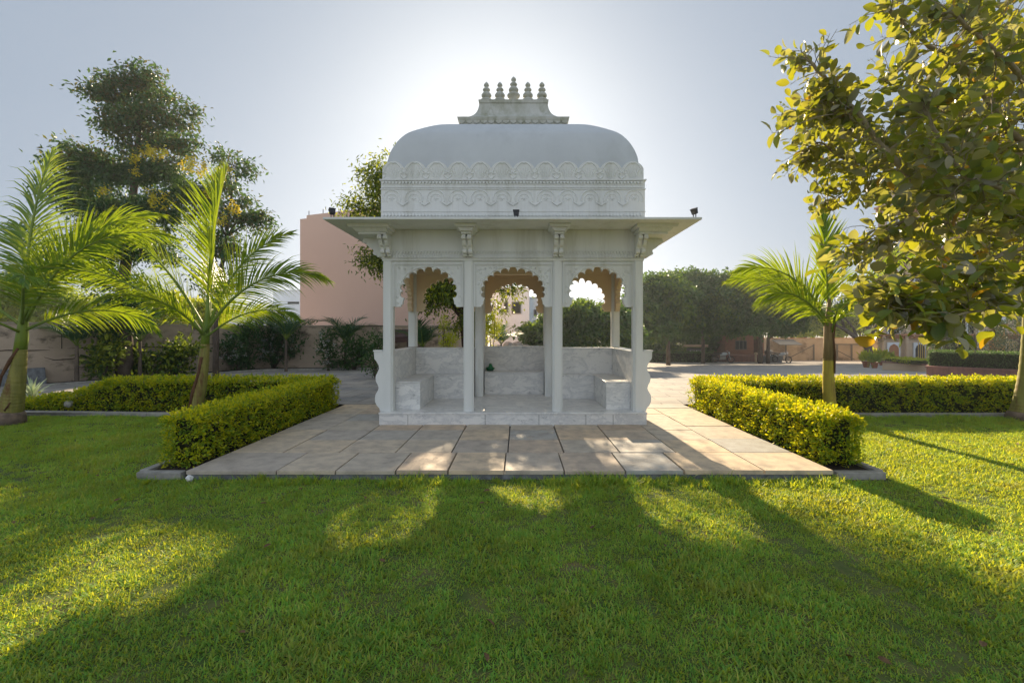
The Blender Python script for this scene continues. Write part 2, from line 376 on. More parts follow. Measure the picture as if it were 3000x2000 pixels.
SHAPES = {
 'rh': ([(0, 0, 0), (0.45, 0.5, 0.12), (1, 0, 0), (0.45, -0.5, 0.12)], [(0, 1, 2), (0, 2, 3)]),
 'ov': ([(0, 0, 0), (0.28, 0.42, 0.10), (0.70, 0.40, 0.08), (1, 0, -0.06), (0.70, -0.40, 0.08), (0.28, -0.42, 0.10)], [(0, 1, 2, 3), (0, 3, 4, 5)]),
 'bg': ([(0, 0, 0), (0.12, 0.26, 0.05), (0.38, 0.50, 0.12), (0.68, 0.47, 0.08), (0.90, 0.24, -0.02), (1, 0, -0.10), (0.90, -0.24, -0.02), (0.68, -0.47, 0.08), (0.38, -0.50, 0.12), (0.12, -0.26, 0.05), (0.5, 0, 0)],
        [(0, 1, 2, 10), (10, 2, 3), (10, 3, 4, 5), (0, 10, 8, 9), (10, 7, 8), (10, 5, 6, 7)]),
}
def unit(a):
    return a / np.maximum(np.linalg.norm(a, axis=-1, keepdims=True), 1e-9)

def leaves(name, pos, dirs, size, asp, mt, parent=None, shape='ov', rng=None, up=None, mats=None, midx=None, roll=1.0):
    """one small blade per row of pos; dirs = pointing direction"""
    rng = rng or np.random.default_rng(1)
    pos = np.asarray(pos, dtype=float); n = len(pos)
    d = unit(np.asarray(dirs, dtype=float))
    upv = np.tile(np.array([0, 0, 1.0]), (n, 1)) if up is None else np.asarray(up, float)
    upv = upv + rng.normal(0, 0.55 * roll, (n, 3))
    side = unit(np.cross(upv, d)); nor = np.cross(d, side)
    sv, sf = SHAPES[shape]
    sv = np.array(sv); size = np.broadcast_to(size, (n,)); asp = np.broadcast_to(asp, (n,))
    V = pos[:, None, :] + size[:, None, None] * (sv[None, :, 0:1] * d[:, None, :] + sv[None, :, 1:2] * asp[:, None, None] * side[:, None, :] + sv[None, :, 2:3] * nor[:, None, :])
    k = len(sv)
    base = (np.arange(n) * k)[:, None]
    flat = np.concatenate([np.array(f) for f in sf]); sz = np.array([len(f) for f in sf])
    idx = (base + flat[None, :]).ravel(); sizes = np.tile(sz, n)
    if midx is not None: midx = np.repeat(np.asarray(midx), len(sf))
    return np_mesh(name, V.reshape(-1, 3), sizes, idx, mt, parent, mats, midx)

# ------------------------------------------------------------------ ground
def grid_mesh(name, xs, ys, zf, mt, keep=None):
    V = []; idx = {}
    Fc = []
    for j, y in enumerate(ys):
        for i, x in enumerate(xs):
            idx[(i, j)] = len(V); V.append((x, y, zf(x, y)))
    for j in range(len(ys) - 1):
        for i in range(len(xs) - 1):
            Fc.append((idx[(i, j)], idx[(i + 1, j)], idx[(i + 1, j + 1)], idx[(i, j + 1)]))
    b = MB(); b.add(V, Fc)
    return b.build(name, mt)

xs = [-900, -300, -120, -60, -30, -14, -1, 0, 1, 2, 3, 4, 8, 14, 20, 30, 60, 120, 300, 900]
ys = [-300, -60, -10, 0, 9.4, 10, 14, 20, 26, 32, 38, 44, 50, 56, 62, 90, 150, 400, 1500]
tag(grid_mesh('ground', xs, ys, lambda x, y: gz(x, y) - (0.14 if y < 9.5 else 0.06), M_GROUND), kind='structure')
xs = [-30, -20, -12, -6, -1] + [i for i in range(0, 5)] + [6, 10, 16, 24, 34, 46]
ys = [9.45, 10, 12, 15, 18, 21, 24, 28, 32, 36, 40, 44, 48, 54, 60]
tag(grid_mesh('courtyard', xs, ys, lambda x, y: gz(x, y), M_COURT), kind='structure')
b = MB(); b.add([(-16, -3, -0.10), (18, -3, -0.10), (18, 9.44, -0.10), (-16, 9.44, -0.10)], [(0, 1, 2, 3)])
tag(b.build('lawn', M_LAWN), kind='structure')

# sandstone paving round the pavilion
PX0, PX1, PY0, PY1 = -3.60, 3.42, 4.92, 9.45
b = MB(); b.box(PX0 + 0.02, PX1 - 0.02, PY0 + 0.02, PY1 + 0.05, -0.30, -0.045)
random.seed(4)
tag(b.build('paving_bed', M_EDGE), kind='structure')
b = MB(); gp = 0.009
xin = [-2.93 + 0.70 * k for k in range(9)]
def slab(x0, x1, y0, y1):
    dz = random.uniform(-0.0035, 0.0035); g1 = gp * random.uniform(0.6, 1.3)
    b.box(x0 + g1, x1 - g1, y0 + g1, y1 - g1, -0.044, dz)
x = PX0
fj = [PX0, -2.62, -1.98, -1.33, -0.76, -0.15, 0.50, 1.16, 1.80, 2.67, PX1]
for k in range(len(fj) - 1): slab(fj[k], fj[k + 1], PY0, 5.67)
rows = [5.67, 6.33, 6.98, 7.70]
for r_ in range(3):
    for k in range(8):
        if random.random() < 0.12: continue_merge = True
        slab(xin[k], xin[k + 1], rows[r_], rows[r_ + 1])
for s0, s1, ysx in ((PX0, -2.93, [5.67, 7.02, 8.37, 8.95]), (2.67, PX1, [5.67, 6.4, 7.25, 8.1, 8.95])):
    for k in range(len(ysx) - 1): slab(s0, s1, ysx[k], ysx[k + 1])
for s0, s1 in ((-2.93, -2.0), (2.0, 2.67)):
    for y0, y1 in ((7.70, 8.35), (8.35, 8.95)): slab(s0, s1, y0, y1)
for k in range(7): slab(PX0 + k * 1.003, PX0 + (k + 1) * 1.003, 8.95, PY1)
tag(b.build('paving', M_SLAB, bevel=0.004), kind='structure')

# kerbs of the hedge beds, soil
def kerb(name, pts, w=0.09, z0=-0.2, z1=-0.02):
    b = MB()
    for (x0, y0), (x1, y1) in zip(pts[:-1], pts[1:]):
        d = Vector((x1 - x0, y1 - y0)); n = Vector((-d.y, d.x)).normalized() * (w / 2)
        b.prism([(x0 + n.x, y0 + n.y), (x1 + n.x, y1 + n.y), (x1 - n.x, y1 - n.y), (x0 - n.x, y0 - n.y)], 'z', z0, z1)
    return tag(b.build(name, M_KERB, bevel=0.01), kind='structure')
kerb('kerb', [(-3.66, 4.975), (-4.14, 4.975)])
kerb('kerb', [(-4.14, 5.025), (-4.14, 8.55)])
kerb('kerb', [(-4.22, 8.62), (-7.0, 8.62), (-8.2, 8.72), (-9.6, 8.80), (-10.6, 8.80)])
kerb('kerb', [(3.47, 4.975), (3.99, 4.975)])
kerb('kerb', [(3.99, 5.025), (3.99, 8.5)])
kerb('kerb', [(4.07, 8.55), (12.5, 8.55)])
b = MB()
b.add([(-4.12, 5.02, -0.05), (-3.6, 5.02, -0.05), (-3.6, 9.44, -0.05), (-4.25, 9.44, -0.05)], [(0, 1, 2, 3)])
b.add([(3.42, 5.02, -0.05), (3.97, 5.02, -0.05), (4.07, 9.44, -0.05), (3.42, 9.44, -0.05)], [(0, 1, 2, 3)])
b.add([(-10.6, 8.66, -0.05), (-4.26, 8.66, -0.05), (-4.26, 9.44, -0.05), (-10.6, 9.44, -0.05)], [(0, 1, 2, 3)])
b.add([(4.08, 8.6, -0.05), (12.5, 8.6, -0.05), (12.5, 9.44, -0.05), (4.08, 9.44, -0.05)], [(0, 1, 2, 3)])
b.add([(-17.2, 8.4, 0.012), (-16.0, 7.9, 0.012), (-9.9, 17.6, 0.012), (-5.2, 18.5, 0.012), (-2.0, 18.7, 0.012), (-2.0, 20.2, 0.012), (-6.2, 19.6, 0.012), (-11, 19, 0.012)], [(0, 1, 2, 7), (2, 3, 6, 7), (3, 4, 5, 6)])
tag(b.build('soil', M_SOIL), kind='structure')
kerb('kerb', [(-15.9, 7.95), (-9.85, 17.5), (-5.2, 18.4), (-2.0, 18.6)], w=0.12, z0=-0.05, z1=0.07)

# ------------------------------------------------------------------ pavilion
PAV = empty('pavilion', (-0.084, 0, 0), 0, 'white domed garden pavilion with scalloped arches, marble benches and a row of roof finials', 'pavilion')
FY, BY, YC = 7.45, 9.17, 8.39
# plinth
b = MB(); b.box(-2.165, 2.165, 7.364, 9.52, -0.03, 0.165); b.box(-0.95, 0.95, 9.522, 10.30, -0.03, 0.165)
pl = b.build('plinth', M_MARBLE, PAV, bevel=0.004)
for xx in (-1.70, -0.45, 0.42, 1.18, 1.62):
    b = MB(); b.box(xx - 0.003, xx + 0.003, 7.360, 7.3655, -0.02, 0.163); b.build('joint', M_GREY, PAV)
b = MB(); b.box(-2.175, 2.175, 7.354, 9.53, 0.167, 0.196); b.box(-0.96, 0.96, 9.532, 10.31, 0.167, 0.196)
b.build('floor_slab', M_MARBLE, PAV, bevel=0.006)

def column(x, y, z0, z1=2.66, w=0.165):
    b = MB(); h = w / 2; s = 0.016; t = 0.03
    pts = []
    q = [(h, -h + t), (h - s, -h + t), (h - s, -h + s), (h - t, -h + s), (h - t, -h)]
    poly = [(h, h - t), (h, -h + t), (h - s, -h + t), (h - s, -h + s), (h - t, -h + s), (h - t, -h),
            (-h + t, -h), (-h + t, -h + s), (-h + s, -h + s), (-h + s, -h + t), (-h, -h + t),
            (-h, h - t), (-h + s, h - t), (-h + s, h - s), (-h + t, h - s), (-h + t, h),
            (h - t, h), (h - t, h - s), (h - s, h - s), (h - s, h - t)]
    b.prism([(x + px, y + py) for px, py in poly], 'z', z0, z1)
    return b.build('column', M_WHITE, PAV)
for sx in (-1, 1):
    column(sx * 2.053, FY + 0.0825, 0.197); column(sx * 0.73, FY + 0.0825, 0.197)
    column(sx * 2.053, BY + 0.0825, 1.2); column(sx * 0.705, BY + 0.0825, 0.197)
    column(sx * 0.725, 10.06, 1.2)

def arch_poly(x0, x1, z0, z1, w, apex, spring, foot, n):
    xc = (x0 + x1) / 2; h = apex - 0.045 - spring
    pts = [(x0, z0), (x0, z1), (x1, z1), (x1, z0), (xc + foot, z0)]
    pts += [(xc + foot - 0.012, z0 + 0.035), (xc + foot - 0.035, z0 + 0.045), (xc + foot - 0.037, z0 + 0.085)]
    a0, a1 = R(-17), R(197)
    A = [a0 + (a1 - a0) * i / n for i in range(n + 1)]
    E = [Vector((xc + w * math.cos(a), spring + h * math.sin(a))) for a in A]
    for i in range(n):
        p, q = E[i], E[i + 1]; c = (p + q) / 2; rr = (q - p).length / 2
        t = (q - p).normalized(); nn = Vector((t.y, -t.x))
        if nn.dot(c - Vector((xc, spring))) < 0: nn = -nn
        m = 7
        for k in range(m + 1):
            a = PI * k / m
            bulge = 1.05 if i != n // 2 else 1.5
            v = c - t * math.cos(a) * rr + nn * math.sin(a) ** (1.0 if i != n // 2 else 1.3) * rr * bulge
            if k < m or i == n - 1: pts.append((v.x, v.y))
    pts += [(xc - foot + 0.037, z0 + 0.085), (xc - foot + 0.035, z0 + 0.045), (xc - foot + 0.012, z0 + 0.035), (xc - foot, z0)]
    return pts

def arch_panel(x0, x1, M, w, n, carve=True, mt=None, spring=2.16, foot=None, seed=1, apex=2.54):
    b = MB(); b.M = M
    foot = foot or w + 0.04
    z0, z1 = 1.911, 2.66
    b.prism(arch_poly(x0 + 0.002, x1 - 0.002, z0, z1, w, apex, spring, foot, n), 'y', 0.03, 0.11)
    xc = (x0 + x1) / 2
    # rectangular moulding frame
    for (a, c, d, e) in ((x0 + 0.012, x1 - 0.012, z1 - 0.052, z1 - 0.034), (x0 + 0.012, x0 + 0.028, z0 + 0.003, z1 - 0.054), (x1 - 0.028, x1 - 0.012, z0 + 0.003, z1 - 0.054)):
        b.box(a, c, 0.012, 0.0295, d, e)
    for (a, c, d, e) in ((x0 + 0.04, x1 - 0.04, z1 - 0.072, z1 - 0.064), (x0 + 0.04, x0 + 0.047, z0 + 0.003, z1 - 0.074), (x1 - 0.047, x1 - 0.04, z0 + 0.003, z1 - 0.074)):
        b.box(a, c, 0.02, 0.0295, d, e)
    if carve:
        rd = random.Random(seed); got = []
        h = apex - spring
        # raised rib following the cusps
        rib = []
        for i in range(29):
            a = R(-5) + R(190) * i / 28
            rib.append((xc + (w + 0.060) * math.cos(a), 0.030, spring + (h + 0.035) * math.sin(a)))
        rib = [p for p in rib if p[2] < z1 - 0.075]
        b.tube(rib, 0.012, 4)
        tries = 0
        while tries < 900:
            tries += 1
            x = rd.uniform(x0 + 0.07, xc); z = rd.uniform(z0 + 0.05, z1 - 0.10)
            e = ((x - xc) / (w + 0.085)) ** 2 + ((z - spring) / (h + 0.075)) ** 2
            if z < spring:
                if abs(x - xc) < w + 0.085: continue
            elif e < 1: continue
            if any((x - g[0]) ** 2 + (z - g[1]) ** 2 < (0.052) ** 2 for g in got): continue
            got.append((x, z))
        for (x, z) in got:
            for sgn in (1, -1):
                xx = x if sgn == 1 else 2 * xc - x
                r0 = 0.024; tn = rd.uniform(0, 6.28)
                pts = []
                for k in range(9):
                    a = tn + sgn * k * 0.72; rr = r0 * (1 - k / 11)
                    pts.append((xx + rr * math.cos(a), 0.030, z + rr * math.sin(a)))
                b.tube(pts, 0.0105, 3, cap=False)
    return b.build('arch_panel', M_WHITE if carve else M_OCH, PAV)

T = Matrix.Translation
Mf = T((0, FY, 0))
arch_panel(-1.970, -0.813, Mf, 0.42, 11, seed=1)
arch_panel(-0.647, 0.647, Mf, 0.485, 13, seed=2)
arch_panel(0.813, 1.970, Mf, 0.42, 11, seed=3)
Mb = T((0, BY + 0.14, 0)) @ Matrix.Rotation(PI, 4, 'Z')
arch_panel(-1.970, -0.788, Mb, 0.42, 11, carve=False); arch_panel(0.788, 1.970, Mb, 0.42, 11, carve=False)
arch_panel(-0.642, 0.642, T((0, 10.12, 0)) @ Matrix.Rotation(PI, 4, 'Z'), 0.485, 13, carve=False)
for sx in (-1, 1):   # side arches, long axis along y
    Ms = T((sx * 2.135, 8.39, 0)) @ Matrix.Rotation(PI / 2 * sx, 4, 'Z')
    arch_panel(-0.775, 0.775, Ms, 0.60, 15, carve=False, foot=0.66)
    Mq = T((sx * 0.80, 9.66, 0)) @ Matrix.Rotation(PI / 2 * sx, 4, 'Z')
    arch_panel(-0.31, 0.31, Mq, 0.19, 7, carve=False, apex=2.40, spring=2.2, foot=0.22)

# entablature beams
b = MB()
b.box(-2.14, 2.14, FY - 0.004, FY + 0.15, 2.662, 3.168)
for sx in (-1, 1):
    x0, x1 = sorted((sx * 2.14, sx * 1.99)); b.box(x0, x1, FY + 0.152, BY + 0.008, 2.662, 3.168)
    pass
b.build('entablature', M_WHITE, PAV)
b = MB(); b.box(-2.14, 2.14, BY + 0.01, BY + 0.168, 2.662, 3.168)
for sx in (-1, 1):
    x0, x1 = sorted((sx * 0.81, sx * 0.65)); b.box(x0, x1, BY + 0.17, 9.985, 2.662, 3.168)
b.box(-0.81, 0.81, 9.987, 10.145, 2.662, 3.168)
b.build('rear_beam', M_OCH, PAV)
b = MB(); b.box(-1.988, 1.988, FY + 0.152, BY + 0.008, 2.93, 3.1); b.box(-0.648, 0.648, BY + 0.17, 9.985, 2.93, 3.1)
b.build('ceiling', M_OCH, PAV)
# carved frieze
b = MB()
b.box(-2.152, 2.152, FY - 0.020, FY - 0.0045, 2.690, 2.704); b.box(-2.146, 2.146, FY - 0.016, FY - 0.0045, 2.816, 2.828)
k = 0; x = -2.12
while x < 2.10:
    b.prism([(x, 2.708), (x + 0.043, 2.708), (x + 0.0215, 2.760)], 'y', FY - 0.030, FY - 0.0045)
    b.prism([(x + 0.0215, 2.812), (x + 0.065, 2.812), (x + 0.043, 2.764)], 'y', FY - 0.024, FY - 0.0045)
    x += 0.0505
b.build('frieze', M_WHITE, PAV)

# flat eave
b = MB()
b.box(-2.82, 2.82, 6.765, 10.005, 3.171, 3.206); b.box(-1.50, 1.50, 10.007, 10.80, 3.171, 3.206)
b.build('eave', M_WHITE, PAV, bevel=0.006)

# brackets
def bracket(M, corbel=True):
    b = MB(); b.M = M       # local: wall plane y=0, outward -y
    if corbel:
        b.prism([(-0.17, 3.168), (0.17, 3.168), (0.155, 3.125), (-0.155, 3.125)], 'y', -0.46, -0.003)
        b.prism([(-0.13, 3.123), (0.13, 3.123), (0.085, 3.07), (-0.085, 3.07)], 'y', -0.40, -0.003)
        b.box(-0.075, 0.075, -0.34, -0.003, 3.035, 3.068)
    prof = [(-0.002, 3.033), (-0.31, 3.033), (-0.325, 2.99), (-0.30, 2.955), (-0.265, 2.965), (-0.26, 2.93), (-0.215, 2.88), (-0.16, 2.855),
            (-0.145, 2.82), (-0.155, 2.785), (-0.12, 2.755), (-0.08, 2.765), (-0.065, 2.735), (-0.002, 2.73)]
    for s0 in (-0.072, 0.018): b.prism(prof, 'x', s0, s0 + 0.054)
    b.prism([(-0.002, 3.02), (-0.24, 3.02), (-0.18, 2.87), (-0.05, 2.76), (-0.002, 2.76)], 'x', -0.0175, 0.0175)
    for (yy, zz, rr) in ((-0.30, 2.985, 0.030), (-0.13, 2.79, 0.030), (-0.07, 2.745, 0.022)):
        for s0 in (-0.077, 0.013):
            for k in range(1):
                pts = [(s0, yy + rr * math.cos(t_ * PI / 4), zz + rr * math.sin(t_ * PI / 4)) for t_ in range(9)]
                b.prism([(p[1], p[2]) for p in pts[:8]], 'x', s0, s0 + 0.064)
    return b.build('bracket', M_WHITE, PAV)
for x in (-0.73, 0.73, -2.05, 2.05): bracket(T((x, FY - 0.004, 0)), corbel=abs(x) < 1)
for sx in (-1, 1):
    bracket(T((sx * 2.14, FY + 0.09, 0)) @ Matrix.Rotation(PI / 2 * sx, 4, 'Z'), corbel=False)
    bracket(T((sx * 2.14, BY + 0.09, 0)) @ Matrix.Rotation(PI / 2 * sx, 4, 'Z'))
    b = MB()
    def sq(x0, x1, y0, y1, z0, z1, ins):
        a, c = sorted((sx * x0, sx * x1))
        ia, ic = (a + (ins if sx < 0 else 0.0), c - (ins if sx > 0 else 0.0))
        b.add([(ia, y0 + ins, z0), (ic, y0 + ins, z0), (ic, y1, z0), (ia, y1, z0), (a, y0, z1), (c, y0, z1), (c, y1, z1), (a, y1, z1)],
              [(0, 3, 2, 1), (4, 5, 6, 7), (0, 1, 5, 4), (1, 2, 6, 5), (2, 3, 7, 6), (3, 0, 4, 7)])
    sq(1.92, 2.56, 7.00, FY - 0.005, 3.122, 3.168, 0.02); sq(2.142, 2.56, FY - 0.003, 7.72, 3.122, 3.168, 0.02)
    sq(1.97, 2.50, 7.07, FY - 0.005, 3.072, 3.12, 0.05); sq(2.142, 2.50, FY - 0.003, 7.66, 3.072, 3.12, 0.05)
    sq(1.99, 2.43, 7.14, FY - 0.005, 3.036, 3.07, 0.0); sq(2.142, 2.43, FY - 0.003, 7.6, 3.036, 3.07, 0.0)
    b.build('corbel', M_WHITE, PAV)

# attic with relief
AW, AF, AB = 2.146, 7.40, 9.38
b = MB(); b.box(-AW, AW, AF, AB, 3.206, 3.955)
b.box(-AW - 0.022, AW + 0.022, AF - 0.022, AB + 0.022, 3.957, 3.976)
b.box(-AW - 0.012, AW + 0.012, AF - 0.012, AB + 0.012, 3.812, 3.826)
b.box(-AW - 0.010, AW + 0.010, AF - 0.010, AB + 0.010, 3.452, 3.462)
at = b.build('attic', M_WHITE, PAV)
b = MB()
pit = 2 * AW / 12
for k in range(12):     # scalloped garland arches
    xc = -AW + pit * (k + 0.5)
    rr = pit * 0.40
    pts = [(xc + rr * math.cos(R(t_)), AF, 3.665 + 0.135 * math.sin(R(t_))) for t_ in range(-20, 201, 20)]
    b.tube(pts, 0.016, 4)
    pts = [(xc + rr * 0.62 * math.cos(R(t_)), AF, 3.655 + 0.085 * math.sin(R(t_))) for t_ in range(-30, 211, 30)]
    b.tube(pts, 0.011, 4)
    for a in range(0, 360, 60):
        b.tube([(xc, AF, 3.665), (xc + 0.045 * math.cos(R(a)), AF, 3.665 + 0.04 * math.sin(R(a)))], [0.016, 0.008], 4)
    xe = -AW + pit * k
    if k > 0:
        b.prism([(xe - 0.085, 3.60), (xe, 3.545), (xe + 0.085, 3.60), (xe + 0.07, 3.612), (xe + 0.035, 3.585), (xe, 3.60), (xe - 0.035, 3.585), (xe - 0.07, 3.612)], 'y', AF - 0.026, AF - 0.0005)
x = -AW + 0.01
while x < AW - 0.06:    # zigzag bands
    b.prism([(x, 3.94), (x + 0.052, 3.94), (x + 0.026, 3.893)], 'y', AF - 0.024, AF - 0.0005)
    b.prism([(x + 0.004, 3.836), (x + 0.048, 3.836), (x + 0.026, 3.872)], 'y', AF - 0.018, AF - 0.0005)
    b.prism([(x, 3.395), (x + 0.026, 3.372), (x + 0.052, 3.395), (x + 0.026, 3.442)], 'y', AF - 0.026, AF - 0.0005)
    x += 0.0545
b.box(-AW, AW, AF - 0.010, AF - 0.0005, 3.345, 3.362)
b.build('attic_carving', M_WHITE, PAV)

# lotus petal ring
b = MB()
def petals(b, half, npit):
    pit = 2 * half / npit; pts = [(-half, 3.978)]
    for k in range(npit):
        x0 = -half + k * pit
        for t_ in range(0, 11):
            u = t_ / 10
            pts.append((x0 + u * pit, 4.165 + 0.115 * (abs(math.sin(PI * u)) ** 0.7)))
    pts.append((half, 3.978))
    b.prism(pts, 'y', 0.0, 0.035)
    for k in range(npit):
        xc = -half + (k + 0.5) * pit
        out = [(xc - 0.155 + 0.31 * t_ / 12, 0.0, 4.075 + 0.185 * math.sin(PI * t_ / 12) ** 0.6) for t_ in range(13)]
        b.tube(out, 0.012, 4)
        for dx in (-0.105, -0.065, -0.022, 0.022, 0.065, 0.105): b.tube([(xc + dx * 0.35, 0.0, 3.995), (xc + dx * 0.75, 0.0, 4.10), (xc + dx, 0.0, 4.20 - abs(dx) * 0.55)], [0.006, 0.013, 0.008], 4)
        b.tube([(xc - 0.02, 0.0, 4.245), (xc + 0.02, 0.0, 4.245)], 0.018, 4)
        xe = -half + k * pit
        for s_ in (-1, 1):
            if k == 0 and s_ < 0: continue
            b.tube([(xe + s_ * 0.005, 0.0, 3.99), (xe + s_ * 0.05, 0.0, 4.03), (xe + s_ * 0.06, 0.0, 4.075), (xe + s_ * 0.02, 0.0, 4.07)], 0.015, 4)
            b.tube([(xe + s_ * 0.01, 0.0, 4.09), (xe + s_ * 0.045, 0.0, 4.13), (xe + s_ * 0.03, 0.0, 4.165)], 0.014, 4)
b.M = T((0, 7.415, 0)); petals(b, 2.128, 12)
b.M = T((0, 9.365, 0)) @ Matrix.Rotation(PI, 4, 'Z'); petals(b, 2.128, 12)
for sx in (-1, 1):
    b.M = T((sx * 2.125, 8.39, 0)) @ Matrix.Rotation(PI / 2 * sx, 4, 'Z'); petals(b, 0.935, 5)
b.build('lotus_cornice', M_WHITE, PAV)

def catmull(lv, sub):
    out = []
    n = len(lv)
    for i in range(n - 1):
        p0, p1, p2, p3 = [np.array(lv[min(max(j, 0), n - 1)], float) for j in (i - 1, i, i + 1, i + 2)]
        for k in range(sub):
            t = k / sub
            out.append(0.5 * ((2 * p1) + (-p0 + p2) * t + (2 * p0 - 5 * p1 + 4 * p2 - p3) * t * t + (-p0 + 3 * p1 - 3 * p2 + p3) * t ** 3))
    out.append(np.array(lv[-1], float))
    return out

def loft(b, lv, cy, seg=8, side=10):
    """stack of rounded rectangles: (z, a, b, corner)"""
    ring = 0; V = []; Fc = []
    for (z, a, bb, r) in lv:
        r = min(r, a * 0.98, bb * 0.98)
        pts = []
        for q, (sx, sy) in enumerate(((1, -1), (1, 1), (-1, 1), (-1, -1))):
            cx_, cy_ = sx * (a - r), sy * (bb - r)
            st = -PI / 2 + q * PI / 2
            for k in range(seg + 1):
                an = st + PI / 2 * k / seg
                pts.append((cx_ + r * math.cos(an), cy_ + r * math.sin(an)))
        ring = len(pts)
        V += [(p[0], cy + p[1], z) for p in pts]
    for i in range(len(lv) - 1):
        for k in range(ring):
            k2 = (k + 1) % ring
            Fc.append((i * ring + k, i * ring + k2, (i + 1) * ring + k2, (i + 1) * ring + k))
    Fc.append(tuple(range(ring))[::-1]); Fc.append(tuple(range((len(lv) - 1) * ring, len(lv) * ring)))
    b.add(V, Fc)

lv = [(3.977, 2.085, 0.945, 0.02), (4.29, 2.06, 0.93, 0.02), (4.45, 2.03, 0.90, 0.03), (4.61, 1.965, 0.86, 0.05), (4.74, 1.88, 0.815, 0.06), (4.845, 1.775, 0.765, 0.07),
      (4.95, 1.60, 0.675, 0.08), (5.03, 1.42, 0.60, 0.08), (5.08, 1.26, 0.535, 0.08), (5.115, 1.05, 0.455, 0.08), (5.13, 0.80, 0.36, 0.08)]
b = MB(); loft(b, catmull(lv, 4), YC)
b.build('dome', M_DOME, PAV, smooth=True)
b = MB()
loft(b, [(5.10, 0.945, 0.41, 0.02), (5.16, 0.94, 0.405, 0.02), (5.20, 0.955, 0.415, 0.02), (5.222, 0.976, 0.425, 0.015), (5.262, 0.985, 0.43, 0.01)], YC)
cv = catmull([(5.264, 0.975, 0.42, 0.01), (5.285, 0.88, 0.365, 0.01), (5.325, 0.79, 0.30, 0.01), (5.40, 0.70, 0.235, 0.01), (5.50, 0.645, 0.19, 0.01), (5.63, 0.615, 0.165, 0.01)], 4)
loft(b, cv, YC)
loft(b, [(5.632, 0.625, 0.175, 0.01), (5.69, 0.635, 0.18, 0.01)], YC)
for k in range(15):
    xc = -0.90 + k * 0.1286
    b.prism([(xc - 0.06, 5.205), (xc - 0.045, 5.165), (xc, 5.145), (xc + 0.045, 5.165), (xc + 0.06, 5.205)], 'y', YC - 0.428, YC - 0.395)
b.build('crown_block', M_CROWN, PAV)
fp = [(0.055, 0), (0.075, 0.010), (0.108, 0.032), (0.122, 0.056), (0.108, 0.076), (0.075, 0.094), (0.052, 0.106), (0.066, 0.122), (0.090, 0.145), (0.092, 0.172), (0.070, 0.204), (0.036, 0.224),
      (0.050, 0.238), (0.070, 0.262), (0.058, 0.286), (0.034, 0.304), (0.026, 0.318), (0.044, 0.334), (0.050, 0.352), (0.036, 0.382), (0.014, 0.405), (0.003, 0.418)]
fc = [(0.060, 0), (0.068, 0.02), (0.078, 0.07), (0.088, 0.12), (0.112, 0.140), (0.120, 0.165), (0.104, 0.186), (0.070, 0.198), (0.054, 0.204)] + [(r_ * 0.97, z_ + 0.10) for r_, z_ in fp[6:]]
for x, pr in ((-0.50, fp), (-0.252, fp), (0.0, fc), (0.263, fp), (0.522, fp)):
    b = MB(); b.lathe(x, YC, pr, 20, 5.688)
    b.build('finial', M_CROWN, PAV, smooth=True)

# benches and parapet (marble)
b = MB()
for sx in (-1, 1):
    x0, x1 = sorted((sx * 1.565, sx * 1.975)); b.box(x0, x1, 7.66, 9.148, 0.197, 0.645)
    x0, x1 = sorted((sx * 0.80, sx * 1.563)); b.box(x0, x1, 8.87, 9.148, 0.197, 0.645)
b.box(-0.62, 0.62, 9.52, 9.955, 0.197, 0.645)
be = b.build('bench', M_MARBLE, PAV, bevel=0.004)
b = MB()
for sx in (-1, 1):
    x0, x1 = sorted((sx * 1.552, sx * 1.975)); b.box(x0, x1, 7.645, 9.148, 0.647, 0.664)
    x0, x1 = sorted((sx * 0.80, sx * 1.550)); b.box(x0, x1, 8.857, 9.148, 0.647, 0.664)
b.box(-0.62, 0.62, 9.507, 9.955, 0.647, 0.664)
b.build('bench_seat', M_MARBLE, PAV, bevel=0.003)
b = MB()
for sx in (-1, 1):
    x0, x1 = sorted((sx * 1.977, sx * 2.17)); b.box(x0, x1, 7.62, 9.36, 0.197, 1.16)
    x0, x1 = sorted((sx * 0.80, sx * 1.975)); b.box(x0, x1, 9.15, 9.36, 0.197, 1.16)
    x0, x1 = sorted((sx * 0.64, sx * 0.81)); b.box(x0, x1, 9.362, 9.955, 0.197, 1.16)
b.box(-0.81, 0.81, 9.957, 10.16, 0.197, 1.16)
b.build('parapet', M_MARBLE, PAV, bevel=0.003)
b = MB()
for sx in (-1, 1):
    x0, x1 = sorted((sx * 1.965, sx * 2.20)); b.box(x0, x1, 7.62, 9.38, 1.162, 1.184)
    x0, x1 = sorted((sx * 0.79, sx * 1.963)); b.box(x0, x1, 9.138, 9.38, 1.162, 1.184)
    x0, x1 = sorted((sx * 0.63, sx * 0.83)); b.box(x0, x1, 9.382, 9.945, 1.162, 1.184)
b.box(-0.83, 0.83, 9.947, 10.18, 1.162, 1.184)
b.build('parapet_coping', M_MARBLE, PAV, bevel=0.004)
